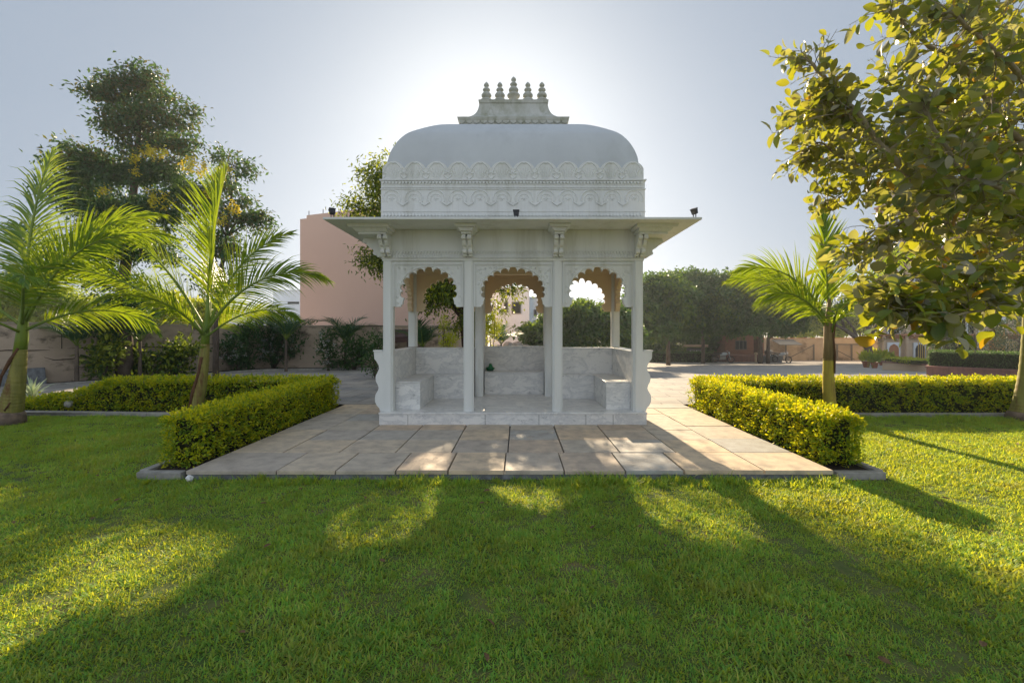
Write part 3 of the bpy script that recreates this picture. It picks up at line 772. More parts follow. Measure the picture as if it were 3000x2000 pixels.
# carved scroll ends of the side parapets
def scroll_poly(sx):
    zs = lambda c: EYE - (720 + c / 2.735 - HY) * 0.00559
    raw = [(60, 840), (64, 905), (84, 930), (98, 958), (102, 985), (92, 1010), (78, 1035), (73, 1060), (78, 1090), (92, 1115), (99, 1140), (92, 1162), (74, 1190), (68, 1220), (70, 1250), (84, 1280), (104, 1300), (108, 1325)]
    pts = [(-(2.12 + (140 - a) * 0.002044), zs(c)) for a, c in raw]
    pts += [(-2.02, 0.198), (-2.02, 1.175)]
    return [(-sx * p[0], max(0.198, p[1])) for p in pts]
for sx in (-1, 1):
    b = MB(); b.prism(scroll_poly(sx), 'y', 7.462, 7.56)
    x0, x1 = sorted((sx * 2.145, sx * 2.295)); b.box(x0, x1, 7.452, 7.618, 1.177, 1.20)
    x0, x1 = sorted((sx * 2.172, sx * 2.21)); b.box(x0, x1, 7.562, 9.36, 0.2, 1.155)
    b.build('scroll_end', M_WHITE, PAV, bevel=0.003)

# floodlights on the eave
def floodlight(label, loc, rz, tilt):
    o = empty('floodlight', loc, rz, label, 'floodlight', 'small floodlights on the pavilion eave')
    b = MB(); b.M = T((0, 0, 0.095)) @ Matrix.Rotation(tilt, 4, 'X')
    b.prism([(-0.036, -0.028), (0.036, -0.028), (0.046, 0.045), (-0.046, 0.045)], 'y', -0.03, 0.03)
    b.box(-0.05, 0.05, -0.036, 0.036, 0.0455, 0.058)
    b.build('lamp_head', M_BLACK, o, bevel=0.004)
    b = MB(); b.box(-0.028, 0.028, -0.022, 0.022, 0, 0.008)
    b.box(-0.024, -0.015, -0.008, 0.008, 0.0085, 0.085); b.box(0.015, 0.024, -0.008, 0.008, 0.0085, 0.085)
    b.build('mounting_bracket', M_BLACK, o)
    return o
floodlight('small black floodlight on the front left corner of the white eave', (-2.80, 6.86, 3.206), R(35), R(-25))
floodlight('small black floodlight at the middle of the eave in front of the dome', (-0.03, 6.95, 3.206), 0, R(0))
floodlight('small black floodlight on the front right corner of the white eave', (2.66, 6.86, 3.206), R(-50), R(28))

# green bag on the bench, scrap of paper at the paving corner
def blob(name, loc, sx, sy, sz, mt, seed, parent=None, amp=0.3, n=10):
    rd = np.random.default_rng(seed); ph = rd.uniform(0, 6, 6)
    b = MB(); V = []; Fc = []
    for i in range(n + 1):
        th = PI * i / n
        for k in range(2 * n):
            a = PI * k / n
            w = 1 + amp * (math.sin(3 * a + ph[0] + 2 * th) * 0.5 + math.sin(5 * th + ph[1] + 2 * a) * 0.4 + math.sin(7 * a + ph[2]) * 0.25)
            V.append((loc[0] + sx * w * math.sin(th) * math.cos(a), loc[1] + sy * w * math.sin(th) * math.sin(a), loc[2] + sz * w * math.cos(th)))
    for i in range(n):
        for k in range(2 * n):
            k2 = (k + 1) % (2 * n)
            Fc.append((i * 2 * n + k, (i + 1) * 2 * n + k, (i + 1) * 2 * n + k2, i * 2 * n + k2))
    b.add(V, Fc)
    return b.build(name, mt, parent)
bag = empty('plastic_bag', (-0.60, 9.80, 0.664), 0, 'crumpled green plastic bag left on the marble bench under the middle arch', 'bag')
blob('bag_body', (0, 0, 0.045), 0.085, 0.05, 0.05, M_GREENBAG, 3, bag, 0.28)
blob('bag_knot', (0.005, 0, 0.115), 0.035, 0.02, 0.035, M_GREENBAG, 5, bag, 0.4)
pp = blob('paper_scrap', (-3.51, 4.86, -0.065), 0.035, 0.03, 0.035, M_PAPER, 8, None, 0.25, 7)
tag(pp, 'scrap of white paper at the left front corner of the paving', 'litter')
rk = blob('garden_stone', (-8.75, 8.86, 0.10), 0.075, 0.06, 0.07, M_ROCK, 9, None, 0.15, 7)
tag(rk, 'pale round stone lying in the low end of the left hedge', 'stone')

# ------------------------------------------------------------------ hedges
def hedge(label, x0, x1, y0, y1, z0, zt, cl_per_m2, leaf, seed, top=None, faces='fblrt'):
    """zt may be a function of (x,y)"""
    rng = np.random.default_rng(seed)
    zf = zt if callable(zt) else (lambda x, y: zt)
    o = empty('hedge', ((x0 + x1) / 2, (y0 + y1) / 2, z0), 0, label, 'hedge', 'clipped golden hedges')
    ox, oy = (x0 + x1) / 2, (y0 + y1) / 2
    ins = 0.085
    nx = max(2, int((x1 - x0) / 0.3)); ny = max(2, int((y1 - y0) / 0.3))
    b = MB(); V = []; Fc = []
    gx = np.linspace(x0 + ins, x1 - ins, nx + 1); gy = np.linspace(y0 + ins, y1 - ins, ny + 1)
    for j in range(ny):
        for i in range(nx):
            xa, xb, ya, yb = gx[i], gx[i + 1], gy[j], gy[j + 1]
            zz = min(zf(xa, ya), zf(xb, yb)) - ins
            b.box(xa - ox - (0.002 * ((i + j) % 2)), xb - ox, ya - oy, yb - oy + (0.002 * ((i + j) % 2)), 0.02, zz - z0)
    b.build('branches', L_CORE, o)  # solid inner boxes, coloured dark as the shade behind the leaves
    pos = []; nor = []
    H = zf(ox, oy) - z0
    def add(n, fx, nv):
        u = rng.random((n, 2)); p = fx(u); pos.append(p); nor.append(np.tile(nv, (n, 1)))
    Lx, Ly = x1 - x0, y1 - y0
    zc = lambda xs_, ys_: np.array([zf(a, c) for a, c in zip(xs_, ys_)])
    def side(n, xf, yf, nv):
        u = rng.random((n, 2)); xs_ = xf(u[:, 0]); ys_ = yf(u[:, 0]); zz = z0 + 0.03 + u[:, 1] * (zc(xs_, ys_) - z0 - 0.03)
        pos.append(np.stack([xs_, ys_, zz], 1)); nor.append(np.tile(nv, (n, 1)))
    if 'f' in faces: side(int(Lx * H * cl_per_m2), lambda u: x0 + u * Lx, lambda u: y0 + 0 * u, [0, -1, 0.15])
    if 'b' in faces: side(int(Lx * H * cl_per_m2 * 0.5), lambda u: x0 + u * Lx, lambda u: y1 + 0 * u, [0, 1, 0.15])
    if 'l' in faces: side(int(Ly * H * cl_per_m2), lambda u: x0 + 0 * u, lambda u: y0 + u * Ly, [-1, 0, 0.15])
    if 'r' in faces: side(int(Ly * H * cl_per_m2), lambda u: x1 + 0 * u, lambda u: y0 + u * Ly, [1, 0, 0.15])
    n = int(Lx * Ly * cl_per_m2 * 1.15)
    u = rng.random((n, 2)); xs_ = x0 + u[:, 0] * Lx; ys_ = y0 + u[:, 1] * Ly
    pos.append(np.stack([xs_, ys_, zc(xs_, ys_)], 1)); nor.append(np.tile([0, 0, 1.0], (n, 1)))
    pos = np.concatenate(pos); nor = unit(np.concatenate(nor))
    # round the edges and make the surface lumpy
    q = pos.copy()
    w = (np.sin(q[:, 0] * 9.1 + seed) * np.sin(q[:, 1] * 8.3 + 1.3 * seed) * np.sin(q[:, 2] * 10.7) * 0.046
         + np.sin(q[:, 0] * 23 + 2) * np.sin(q[:, 1] * 21 + 1) * np.sin(q[:, 2] * 25 + seed) * 0.024)
    q += nor * (w + rng.normal(-0.012, 0.020, len(q)))[:, None]
    ztop = zc(q[:, 0], q[:, 1])
    m = 0.09
    ex = np.clip(np.minimum(q[:, 0] - x0, x1 - q[:, 0]), 0, m) / m; ey = np.clip(np.minimum(q[:, 1] - y0, y1 - q[:, 1]), 0, m) / m
    et = np.clip(ztop - q[:, 2], 0, m) / m
    drop = (1 - ex) ** 2 * 0.05 + (1 - ey) ** 2 * 0.05
    q[:, 2] -= drop * (1 - et)
    # leaf clusters
    per = 10
    n = len(q)
    P_ = np.repeat(q, per, 0); Nn = np.repeat(nor, per, 0)
    spread = rng.normal(0, 1, (n * per, 3))
    dd = unit(Nn * 0.75 + spread * 0.75 + np.array([0, 0, 0.25]))
    P_ = P_ + spread * leaf * 0.42 + Nn * rng.uniform(-1.2, 0.4, (n * per, 1)) * leaf
    sz = leaf * rng.uniform(0.65, 1.2, n * per)
    ztp = np.repeat(zc(q[:, 0], q[:, 1]), per)
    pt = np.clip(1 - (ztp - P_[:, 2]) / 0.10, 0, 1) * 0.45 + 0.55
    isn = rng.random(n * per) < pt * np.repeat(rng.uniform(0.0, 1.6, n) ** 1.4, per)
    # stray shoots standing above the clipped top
    k = int(Lx * Ly * 10)
    u = rng.random((k, 2)); sx_, sy_ = x0 + u[:, 0] * Lx, y0 + u[:, 1] * Ly; szz = zc(sx_, sy_)
    hh = rng.uniform(0.02, 0.07, k)
    SP = np.repeat(np.stack([sx_, sy_, szz], 1), 6, 0); SP[:, 2] += np.tile(np.linspace(0.2, 1, 6), k) * np.repeat(hh, 6)
    SD = unit(rng.normal(0, 1, (k * 6, 3)) + np.array([0, 0, 0.8]))
    P_ = np.concatenate([P_, SP]); dd = np.concatenate([dd, SD]); sz = np.concatenate([sz, np.full(k * 6, leaf * 0.8)])
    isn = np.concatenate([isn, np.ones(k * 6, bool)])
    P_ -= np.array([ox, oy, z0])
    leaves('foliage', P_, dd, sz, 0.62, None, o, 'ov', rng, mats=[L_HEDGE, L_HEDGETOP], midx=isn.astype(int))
    return o
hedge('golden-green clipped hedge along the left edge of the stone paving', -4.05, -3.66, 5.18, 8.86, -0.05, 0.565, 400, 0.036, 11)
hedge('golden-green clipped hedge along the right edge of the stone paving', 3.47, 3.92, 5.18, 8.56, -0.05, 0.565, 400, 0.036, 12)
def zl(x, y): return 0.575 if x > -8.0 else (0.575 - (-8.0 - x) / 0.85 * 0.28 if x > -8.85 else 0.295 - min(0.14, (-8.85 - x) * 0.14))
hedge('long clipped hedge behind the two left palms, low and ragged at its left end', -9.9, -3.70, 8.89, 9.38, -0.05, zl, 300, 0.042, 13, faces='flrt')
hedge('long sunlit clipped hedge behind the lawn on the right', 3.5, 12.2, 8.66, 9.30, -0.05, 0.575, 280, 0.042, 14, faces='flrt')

# ------------------------------------------------------------------ palms
def frond_geo(origin, az, el0, length, droop, nleaf, llen, rng, vee=0.35, hang=0.5, start=0.16, twist=0.0, width=0.034, side_sweep=0.0, sw0=0.62):
    n = 26
    pts = [np.array(origin, float)]; el = el0; a = az
    for i in range(n):
        t = (i + 1) / n
        el = el0 - droop * t ** 1.6
        a = az + side_sweep * t
        d = np.array([math.sin(a) * math.cos(el), math.cos(a) * math.cos(el), math.sin(el)])
        pts.append(pts[-1] + d * length / n)
    pts = np.array(pts)
    V = []; sizes = []; idx = []
    ts = np.linspace(start, 0.995, nleaf)
    for j, t in enumerate(ts):
        f = t * n; i = min(int(f), n - 1); p = pts[i] + (pts[i + 1] - pts[i]) * (f - i)
        tan = unit(pts[min(i + 1, n)] - pts[i])
        side0 = unit(np.cross(tan, np.array([0, 0, 1.0])) if abs(tan[2]) < 0.97 else np.array([math.cos(a), -math.sin(a), 0]))
        upn = np.cross(side0, tan)
        ct, st_ = math.cos(twist), math.sin(twist)
        sidev = side0 * ct + upn * st_; upv = upn * ct - side0 * st_
        u = (t - start) / (1 - start)
        L = llen * (0.45 + 0.55 * math.sin(PI * min(1, 0.12 + 0.95 * u)) ** 0.7) * (1 - 0.45 * u ** 3)
        sweep = sw0 + (1.34 - sw0) * u + rng.normal(0, 0.05)
        for s in (-1, 1):
            if rng.random() < 0.05: continue
            jl = L * rng.uniform(0.75, 1.12)
            dv = unit(sidev * s * math.cos(sweep) + tan * math.sin(sweep) + upv * (vee + rng.normal(0, 0.10)))
            q = p.copy(); seg = 4; prev = None
            w = width * rng.uniform(0.8, 1.15)
            wv = unit(np.cross(dv, upv) + rng.normal(0, 0.15, 3))
            base = len(V)
            for k in range(seg + 1):
                ww = w * (0.55, 1.0, 0.85, 0.5, 0.03)[k]
                V.append(q - wv * ww / 2); V.append(q + wv * ww / 2)
                dv = unit(dv + np.array([0, 0, -1.0]) * hang * (k + 1) / seg * 0.55)
                q = q + dv * jl / seg
            for k in range(seg):
                idx += [base + 2 * k, base + 2 * k + 1, base + 2 * k + 3, base + 2 * k + 2]; sizes.append(4)
    return pts, np.array(V), sizes, idx

def palm(label, cat, base, trunk, shaft, fronds, seed, root=None, sheath=None, leaf=L_PALM, trunkm=None, group=None, name='royal_palm', shaftm=None):
    """trunk/shaft: list of (x,y,z,r) world; fronds: (origin, az, el, len, droop, nleaf, llen, dict)"""
    rng = np.random.default_rng(seed); B = Vector(base)
    o = empty(name, base, 0, label, cat, group)
    cv_ = catmull(trunk, 14); b = MB()
    b.tube([Vector(p[:3]) - B for p in cv_], [p[3] * (1.035 if k_ % 3 == 0 else 0.985) * rng.uniform(0.985, 1.015) for k_, p in enumerate(cv_)], 14); b.build('trunk', trunkm or M_PTRUNK, o, smooth=True)
    if shaft:
        b = MB(); b.tube([Vector(p[:3]) - B for p in shaft], [p[3] for p in shaft], 14); b.build('crownshaft', shaftm or M_PSHAFT, o, smooth=True)
    if root:
        b = MB(); b.tube([Vector(p[:3]) - B for p in root], [p[3] for p in root], 16); b.build('root_base', M_PROOT, o, smooth=True)
    if sheath:
        b = MB()
        for pts, rr in sheath: b.tube([Vector(p) - B for p in pts], rr, 6)
        b.build('dry_sheath', M_PSHEATH, o, smooth=True)
    for (org, az, el, ln, dr, nl, ll, kw) in fronds:
        org = Vector(org) - B
        pts, V, sizes, idx = frond_geo(org, az, el, ln, dr, nl, ll, rng, **kw)
        V = list(V)
        # stalk joined into the same frond
        mb = MB(); mb.tube([tuple(p) for p in pts[::2]], list(np.linspace(0.028, 0.004, len(pts[::2])) * (ln / 2.2)), 5)
        off = len(V)
        sizes = list(sizes) + [len(f) for f in mb.f]; idx = list(idx) + [i + off for f in mb.f for i in f]
        V = np.array(V + [np.array(v) for v in mb.v])
        midx = [0] * (len(sizes) - len(mb.f)) + [1] * len(mb.f)
        np_mesh('frond', V, sizes, idx, None, o, mats=[leaf, M_PSHAFT], midx=midx)
    return o

PG_ = 'royal palms planted in the lawn'
# far left palm
o1 = P(75, 900, 7.9)
palm('tall young palm at the left edge with a swollen grey root base', 'palm', (-8.77, 7.87, -0.1),
     [(-8.78, 7.87, 0.12, 0.165), (-8.74, 7.87, 0.35, 0.15), (-8.68, 7.87, 0.62, 0.125), (-8.63, 7.87, 0.95, 0.10), (-8.60, 7.87, 1.2, 0.085)],
     [(-8.62, 7.87, 1.1, 0.09), (-8.58, 7.87, 1.4, 0.085), (-8.55, 7.87, 1.75, 0.06), (-8.53, 7.87, 2.0, 0.035)],
     [((-8.54, 7.87, 1.75), 0.05, R(88), 3.1, R(16), 81, 1.05, dict(vee=0.0, hang=0.80, width=0.032, start=0.12)),
      ((-8.54, 7.9, 1.70), -0.9, R(80), 2.8, R(80), 73, 0.90, dict(vee=0.15, hang=0.80, width=0.032)),
      ((-8.54, 7.84, 1.70), 1.35, R(68), 3.1, R(88), 81, 0.72, dict(vee=0.1, hang=0.52, twist=1.00, width=0.025)),
      ((-8.54, 7.88, 1.70), 1.0, R(76), 3.0, R(70), 78, 0.72, dict(vee=0.1, hang=0.49, twist=1.00, width=0.025)),
      ((-8.54, 7.88, 1.65), 1.75, R(58), 2.7, R(60), 71, 0.72, dict(vee=0.1, hang=0.42, twist=1.00, width=0.025)),
      ((-8.54, 7.84, 1.62), 2.3, R(48), 2.2, R(80), 57, 0.62, dict(vee=0.1, hang=0.56, twist=0.30, width=0.025)),
      ((-8.55, 7.84, 1.6), -1.6, R(40), 2.3, R(85), 60, 0.65, dict(vee=0.1, hang=0.49, twist=-1.00, width=0.025)),
      ((-8.55, 7.84, 1.5), 1.0, R(35), 2.1, R(90), 55, 0.60, dict(vee=0.1, hang=0.63, twist=1.00, width=0.025)),
      ((-8.55, 7.8, 1.5), -2.6, R(35), 1.9, R(90), 50, 0.60, dict(vee=0.1, hang=0.63, twist=-0.30, width=0.025))],
     21, root=[(-8.80, 7.87, -0.12, 0.215), (-8.80, 7.87, 0.0, 0.215), (-8.79, 7.87, 0.09, 0.20), (-8.78, 7.87, 0.14, 0.172)],
     sheath=[([(-8.79, 7.73, 0.16), (-8.86, 7.735, 0.45), (-8.80, 7.75, 0.75), (-8.68, 7.77, 1.0), (-8.56, 7.79, 1.22)], [0.012, 0.02, 0.022, 0.03, 0.018]),
             ([(-8.72, 7.73, 0.16), (-8.64, 7.74, 0.30)], [0.02, 0.008])], group=PG_)
# second palm inside the L of the left hedge
palm('young palm rising from between the two left hedges', 'palm', (-5.80, 8.2, -0.1),
     [(-5.83, 8.2, -0.1, 0.13), (-5.80, 8.2, 0.15, 0.115), (-5.73, 8.2, 0.5, 0.10), (-5.67, 8.2, 0.9, 0.085), (-5.64, 8.2, 1.3, 0.07)],
     [(-5.65, 8.2, 1.2, 0.075), (-5.62, 8.2, 1.5, 0.06), (-5.60, 8.2, 1.8, 0.04), (-5.58, 8.2, 2.2, 0.024)],
     [((-5.60, 8.2, 1.75), 0.2, R(87), 2.85, R(14), 75, 0.95, dict(vee=0.55, hang=0.16, sw0=0.95, width=0.032)),
      ((-5.60, 8.16, 1.5), 1.45, R(58), 2.55, R(84), 67, 0.72, dict(vee=0.1, hang=0.59, twist=1.00, width=0.025)),
      ((-5.62, 8.2, 1.5), -1.35, R(57), 2.8, R(34), 73, 0.72, dict(vee=0.1, hang=0.38, twist=-1.00, width=0.025)),
      ((-5.62, 8.16, 1.45), -1.9, R(46), 2.6, R(50), 68, 0.72, dict(vee=0.1, hang=0.39, twist=-1.00, width=0.025)),
      ((-5.62, 8.16, 1.4), -1.1, R(42), 2.7, R(45), 71, 0.72, dict(vee=0.1, hang=0.42, twist=-1.00, width=0.025)),
      ((-5.60, 8.24, 1.6), 0.9, R(74), 2.4, R(50), 62, 0.72, dict(vee=0.1, hang=0.38, twist=1.00, width=0.025)),
      ((-5.60, 8.16, 1.4), 1.1, R(45), 1.7, R(80), 45, 0.55, dict(vee=0.1, hang=0.56, twist=1.00, width=0.025)),
      ((-5.61, 8.24, 1.5), -0.5, R(64), 2.3, R(60), 60, 0.62, dict(vee=0.1, hang=0.38, twist=-1.00, width=0.025)),
      ((-5.60, 8.1, 1.45), -2.6, R(52), 1.7, R(80), 45, 0.55, dict(vee=0.1, hang=0.42, twist=-0.30, width=0.025))],
     22, sheath=[([(-5.86, 8.09, 0.05), (-5.80, 8.10, 0.4), (-5.70, 8.115, 0.75), (-5.65, 8.12, 1.05)], [0.02, 0.03, 0.026, 0.03])], group=PG_)
# right palm
palm('young palm standing behind the right paving hedge in full sun', 'palm', (5.69, 8.3, -0.1),
     [(5.69, 8.3, -0.1, 0.115), (5.68, 8.3, 0.2, 0.105), (5.66, 8.3, 0.6, 0.095), (5.66, 8.3, 1.0, 0.085)],
     [(5.66, 8.3, 0.98, 0.088), (5.66, 8.3, 1.3, 0.08), (5.66, 8.3, 1.6, 0.075), (5.66, 8.3, 1.8, 0.05), (5.68, 8.3, 2.1, 0.025)],
     [((5.66, 8.3, 1.7), 0.35, R(83), 2.1, R(14), 55, 0.75, dict(vee=0.5, sw0=0.95, hang=0.20, width=0.032)),
      ((5.64, 8.3, 1.65), -1.4, R(68), 2.1, R(92), 55, 0.72, dict(vee=0.1, hang=0.42, twist=-1.00, width=0.025)),
      ((5.64, 8.26, 1.6), -1.8, R(50), 1.8, R(90), 47, 0.68, dict(vee=0.1, hang=0.56, twist=-1.00, width=0.025)),
      ((5.64, 8.3, 1.55), -1.0, R(60), 2.1, R(75), 55, 0.66, dict(vee=0.1, hang=0.42, twist=-1.00, width=0.025)),
      ((5.66, 8.3, 1.6), 1.45, R(54), 2.6, R(50), 68, 0.60, dict(vee=0.1, hang=0.66, twist=1.00, width=0.025)),
      ((5.66, 8.34, 1.6), 0.9, R(68), 1.9, R(85), 50, 0.55, dict(vee=0.1, hang=0.42, twist=1.00, width=0.025)),
      ((5.66, 8.24, 1.55), 2.6, R(60), 1.4, R(80), 36, 0.50, dict(vee=0.1, hang=0.42, twist=0.30, width=0.025)),
      ((5.66, 8.2, 1.5), -2.7, R(50), 1.3, R(80), 33, 0.50, dict(vee=0.1, hang=0.42, twist=-0.30, width=0.025))],
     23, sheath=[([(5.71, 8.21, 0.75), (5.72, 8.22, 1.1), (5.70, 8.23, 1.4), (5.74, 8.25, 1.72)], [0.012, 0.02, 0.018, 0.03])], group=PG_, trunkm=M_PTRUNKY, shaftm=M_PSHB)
# palm trunk at the right edge
palm('palm trunk at the right edge of the lawn with its crown lost in broad leaves', 'palm', (9.07, 8.2, -0.1),
     [(9.05, 8.2, 0.03, 0.16), (9.08, 8.2, 0.3, 0.12), (9.13, 8.2, 0.8, 0.085), (9.17, 8.2, 1.5, 0.07), (9.18, 8.2, 2.3, 0.055)],
     None,
     [((9.18, 8.2, 2.2), 0.3, R(80), 2.0, R(40), 44, 0.55, dict(vee=0.3, hang=0.6)),
      ((9.18, 8.2, 2.1), 1.6, R(55), 2.0, R(85), 44, 0.55, dict(vee=0.3, hang=0.6)),
      ((9.18, 8.2, 2.1), -1.5, R(60), 1.9, R(85), 44, 0.55, dict(vee=0.3, hang=0.6)),
      ((9.18, 8.2, 2.1), 3.0, R(55), 1.6, R(85), 40, 0.5, dict(vee=0.3, hang=0.6))],
     24, root=[(9.04, 8.2, -0.15, 0.20), (9.04, 8.2, -0.02, 0.195), (9.05, 8.2, 0.05, 0.17)], group=PG_)

# ------------------------------------------------------------------ trees
def sample_ell(rng, c, r, n, shell=0.35):
    d = unit(rng.normal(0, 1, (n, 3))); q = rng.random(n) ** shell
    return np.array(c) + d * q[:, None] * np.array(r)

BLOOMS = {}
def tree(name, label, cat, base, trunk, blobs, leafsz, mt, bark, seed, group=None, asp=0.45, shape='rh', spray=0.30, per=26, down=0.15,
         twig=0.012, trunk2=None, hole=None, mats=None, mfun=None, shell=0.45, limb=0.35, flat=1.0, blooms=None):
    """trunk: (x,y,z,r) world. blobs: (centre, radii, tips)"""
    rng = np.random.default_rng(seed); rd = random.Random(seed); B = Vector(base)
    o = empty(name, base, 0, label, cat, group)
    b = MB(); b.tube([Vector(p[:3]) - B for p in trunk], [p[3] for p in trunk], 10)
    if trunk2:
        for tr in trunk2: b.tube([Vector(p[:3]) - B for p in tr], [p[3] for p in tr], 8)
    TP = [(Vector(p[:3]), p[3]) for p in trunk]
    for tr in (trunk2 or []): TP += [(Vector(p[:3]), p[3]) for p in tr]
    pos = []; dr = []; bm = []
    for bi, (c, r, nt) in enumerate(blobs):
        c = Vector(c)
        # limb from the lowest suitable trunk point
        cand = sorted(TP, key=lambda q: (q[0] - c).length + (0.8 * max(0, q[0].z - c.z + 0.2)))
        s, sr = cand[0]
        mid = (s + c) / 2 + Vector((rd.uniform(-.1, .1), rd.uniform(-.1, .1), 0.15)) * (c - s).length
        lr = min(sr * 0.6, 0.05 + 0.03 * (c - s).length) * limb / 0.35
        b.tube([s - B, mid - B, c - B], [lr, lr * 0.7, lr * 0.35], 6)
        tips = sample_ell(rng, c, r, nt, shell)
        if hole is not None:
            hc, hr = hole
            keep = np.sum(((tips - np.array(hc)) / np.array(hr)) ** 2, 1) > 1
            tips = tips[keep]
        for tp in tips:
            tv = Vector(tp); st = mid.lerp(c, rd.random())
            md = st.lerp(tv, 0.55) + Vector((rd.uniform(-.08, .08), rd.uniform(-.08, .08), rd.uniform(0, .12))) * (tv - st).length
            b.tube([st - B, md - B, tv - B], [twig, twig * 0.7, twig * 0.35], 3, cap=False)
        n = len(tips)
        q = rng.normal(0, 1, (n * per, 3)) * spray * np.array([1, 1, 0.6 * flat])
        p_ = np.repeat(tips, per, 0) + q
        outw = unit(p_ - np.array(c)) * 0.4 + unit(rng.normal(0, 1, (n * per, 3))) + np.array([0, 0, -down * 3])
        pos.append(p_); dr.append(outw); bm.append(np.full(n * per, bi))
    pos = np.concatenate(pos); dr = np.concatenate(dr); bm = np.concatenate(bm)
    b.build('trunk', bark, o, smooth=True)
    sz = leafsz * rng.uniform(0.6, 1.25, len(pos))
    mi = mfun(pos, bm, rng) if mfun else None
    leaves('crown', pos - np.array(B), dr, sz, asp, mt, o, shape, rng, mats=mats, midx=mi)
    if blooms:
        bp = []
        for (px, py, rp, n) in blooms:
            for _ in range(n):
                a_ = rng.uniform(0, 2 * PI); q_ = rng.random() ** 0.5
                c = np.array(P(px + rp * q_ * math.cos(a_), py + rp * 0.7 * q_ * math.sin(a_), base[1] - rng.uniform(0.5, 1.1)))
                bp.append(c + rng.normal(0, 0.05, (20, 3)) * np.array([1, 1, 1.3]))
        bp = np.concatenate(bp) - np.array(B)
        leaves('blossom', bp, rng.normal(0, 1, bp.shape) + np.array([0, -0.5, 0.4]), 0.06, 0.9, L_FLOWER, o, 'ov', rng)
    return o

def pb(px, py, d, rpx, rpy=None, depth=None, nt=20):
    c = P(px, py, d); rx = rpx / F * d; rz = (rpy or rpx) / F * d
    return (tuple(c), (rx, depth or rx, rz), nt)

# copper pod tree behind the left palms
D = 14.2
bl = [pb(410, 240, D, 75, 55, nt=26), pb(330, 300, D, 70, 60, nt=20), pb(490, 330, D, 70, 60, nt=22), pb(400, 380, D, 100, 60, nt=36), pb(530, 420, D, 45, 40, nt=10),
      pb(250, 480, D, 75, 55, nt=26), pb(340, 500, D, 90, 60, nt=34), pb(460, 500, D, 90, 60, nt=34), pb(220, 560, D, 70, 50, nt=22), pb(340, 620, D, 110, 60, nt=44), pb(480, 620, D, 90, 60, nt=34),
      pb(400, 720, D, 120, 60, nt=40), pb(300, 800, D, 60, 70, nt=22), pb(365, 880, D, 60, 70, nt=30), pb(560, 560, D, 40, 40, nt=12), pb(300, 700, D, 70, 50, nt=22), pb(330, 950, D, 45, 40, nt=12)]
def podm(pos, bm, rng):
    r = rng.random(len(pos)); hi = pos[:, 2] > 6.6
    m = np.where(hi & (r < 0.3), 1, 0)
    cx_ = [(P(450, 470, D), 0.42), (P(550, 510, D), 0.45), (P(400, 640, D), 0.35), (P(520, 690, D), 0.4), (P(340, 560, D), 0.3), (P(480, 560, D), 0.35)]
    for c, rr in cx_:
        dd = np.linalg.norm((pos - np.array(c)) * np.array([1, 0.25, 1]), axis=1)
        m = np.where((dd < rr) & (r < 0.0) & (np.sin(pos[:, 0] * 11) * np.sin(pos[:, 2] * 13) > 0.0), 2, m)
    return m
p0 = P(363, 1103, D); base = (p0.x, D, 0)
tree('copperpod_tree', 'tallest tree on the left, dark crown with yellow blossom clusters', 'tree', base,
     [(p0.x, D, -0.05, 0.24), (p0.x + 0.05, D, 1.2, 0.19), (p0.x - 0.05, D, 2.8, 0.16), (p0.x + 0.2, D, 4.6, 0.13), (p0.x + 0.35, D, 6.4, 0.09), (p0.x + 0.5, D, 8.2, 0.05)],
     bl, 0.15, None, M_BARK, 31, per=84, spray=0.20, asp=0.42, mats=[L_POD, L_PODT, L_FLOWER], mfun=podm, shape='rh', twig=0.016, flat=0.85, shell=0.5,
     blooms=[(435, 450, 26, 9), (475, 452, 20, 6), (392, 470, 12, 4), (550, 485, 28, 10), (470, 590, 40, 11), (305, 560, 16, 5), (400, 510, 12, 3), (440, 560, 14, 3), (335, 620, 10, 2)])
# second, slimmer tree
D2 = 14.9; q0 = P(632, 1100, D2)
bl = [pb(680, 480, D2, 50, 45, nt=14), pb(690, 560, D2, 45, 45, nt=12), pb(720, 640, D2, 55, 40, nt=14), pb(660, 640, D2, 60, 55, nt=18), pb(690, 730, D2, 60, 50, nt=16), pb(620, 700, D2, 60, 60, nt=16), pb(650, 820, D2, 60, 60, nt=16), pb(765, 660, D2, 30, 25, nt=6), pb(600, 600, D2, 50, 50, nt=12), pb(640, 540, D2, 40, 40, nt=8)]
def podm2(pos, bm, rng):
    r = rng.random(len(pos)); m = np.where(r < 0.25, 1, 0)
    dd = np.linalg.norm((pos - np.array(P(670, 610, D2))) * np.array([1, 0.3, 0.8]), axis=1)
    return np.where((dd < 1.0) & (r > 5) & (np.sin(pos[:, 0] * 9) * np.sin(pos[:, 2] * 11) > 0.1), 2, m)
tree('copperpod_tree', 'slim pale-trunked tree right of the tallest tree, with sparse bronze foliage', 'tree', (q0.x, D2, 0),
     [(q0.x, D2, -0.05, 0.10), (q0.x + 0.02, D2, 1.6, 0.085), (q0.x + 0.1, D2, 3.0, 0.07), (q0.x + 0.35, D2, 4.6, 0.05), (q0.x + 0.55, D2, 6.2, 0.03)],
     bl, 0.15, None, M_BARK, 32, per=48, spray=0.18, asp=0.45, mats=[L_POD, L_PODT, L_FLOWER], mfun=podm2, twig=0.012, blooms=[(600, 500, 30, 8), (650, 515, 34, 12), (690, 610, 22, 7), (640, 640, 22, 5), (610, 560, 18, 4)])
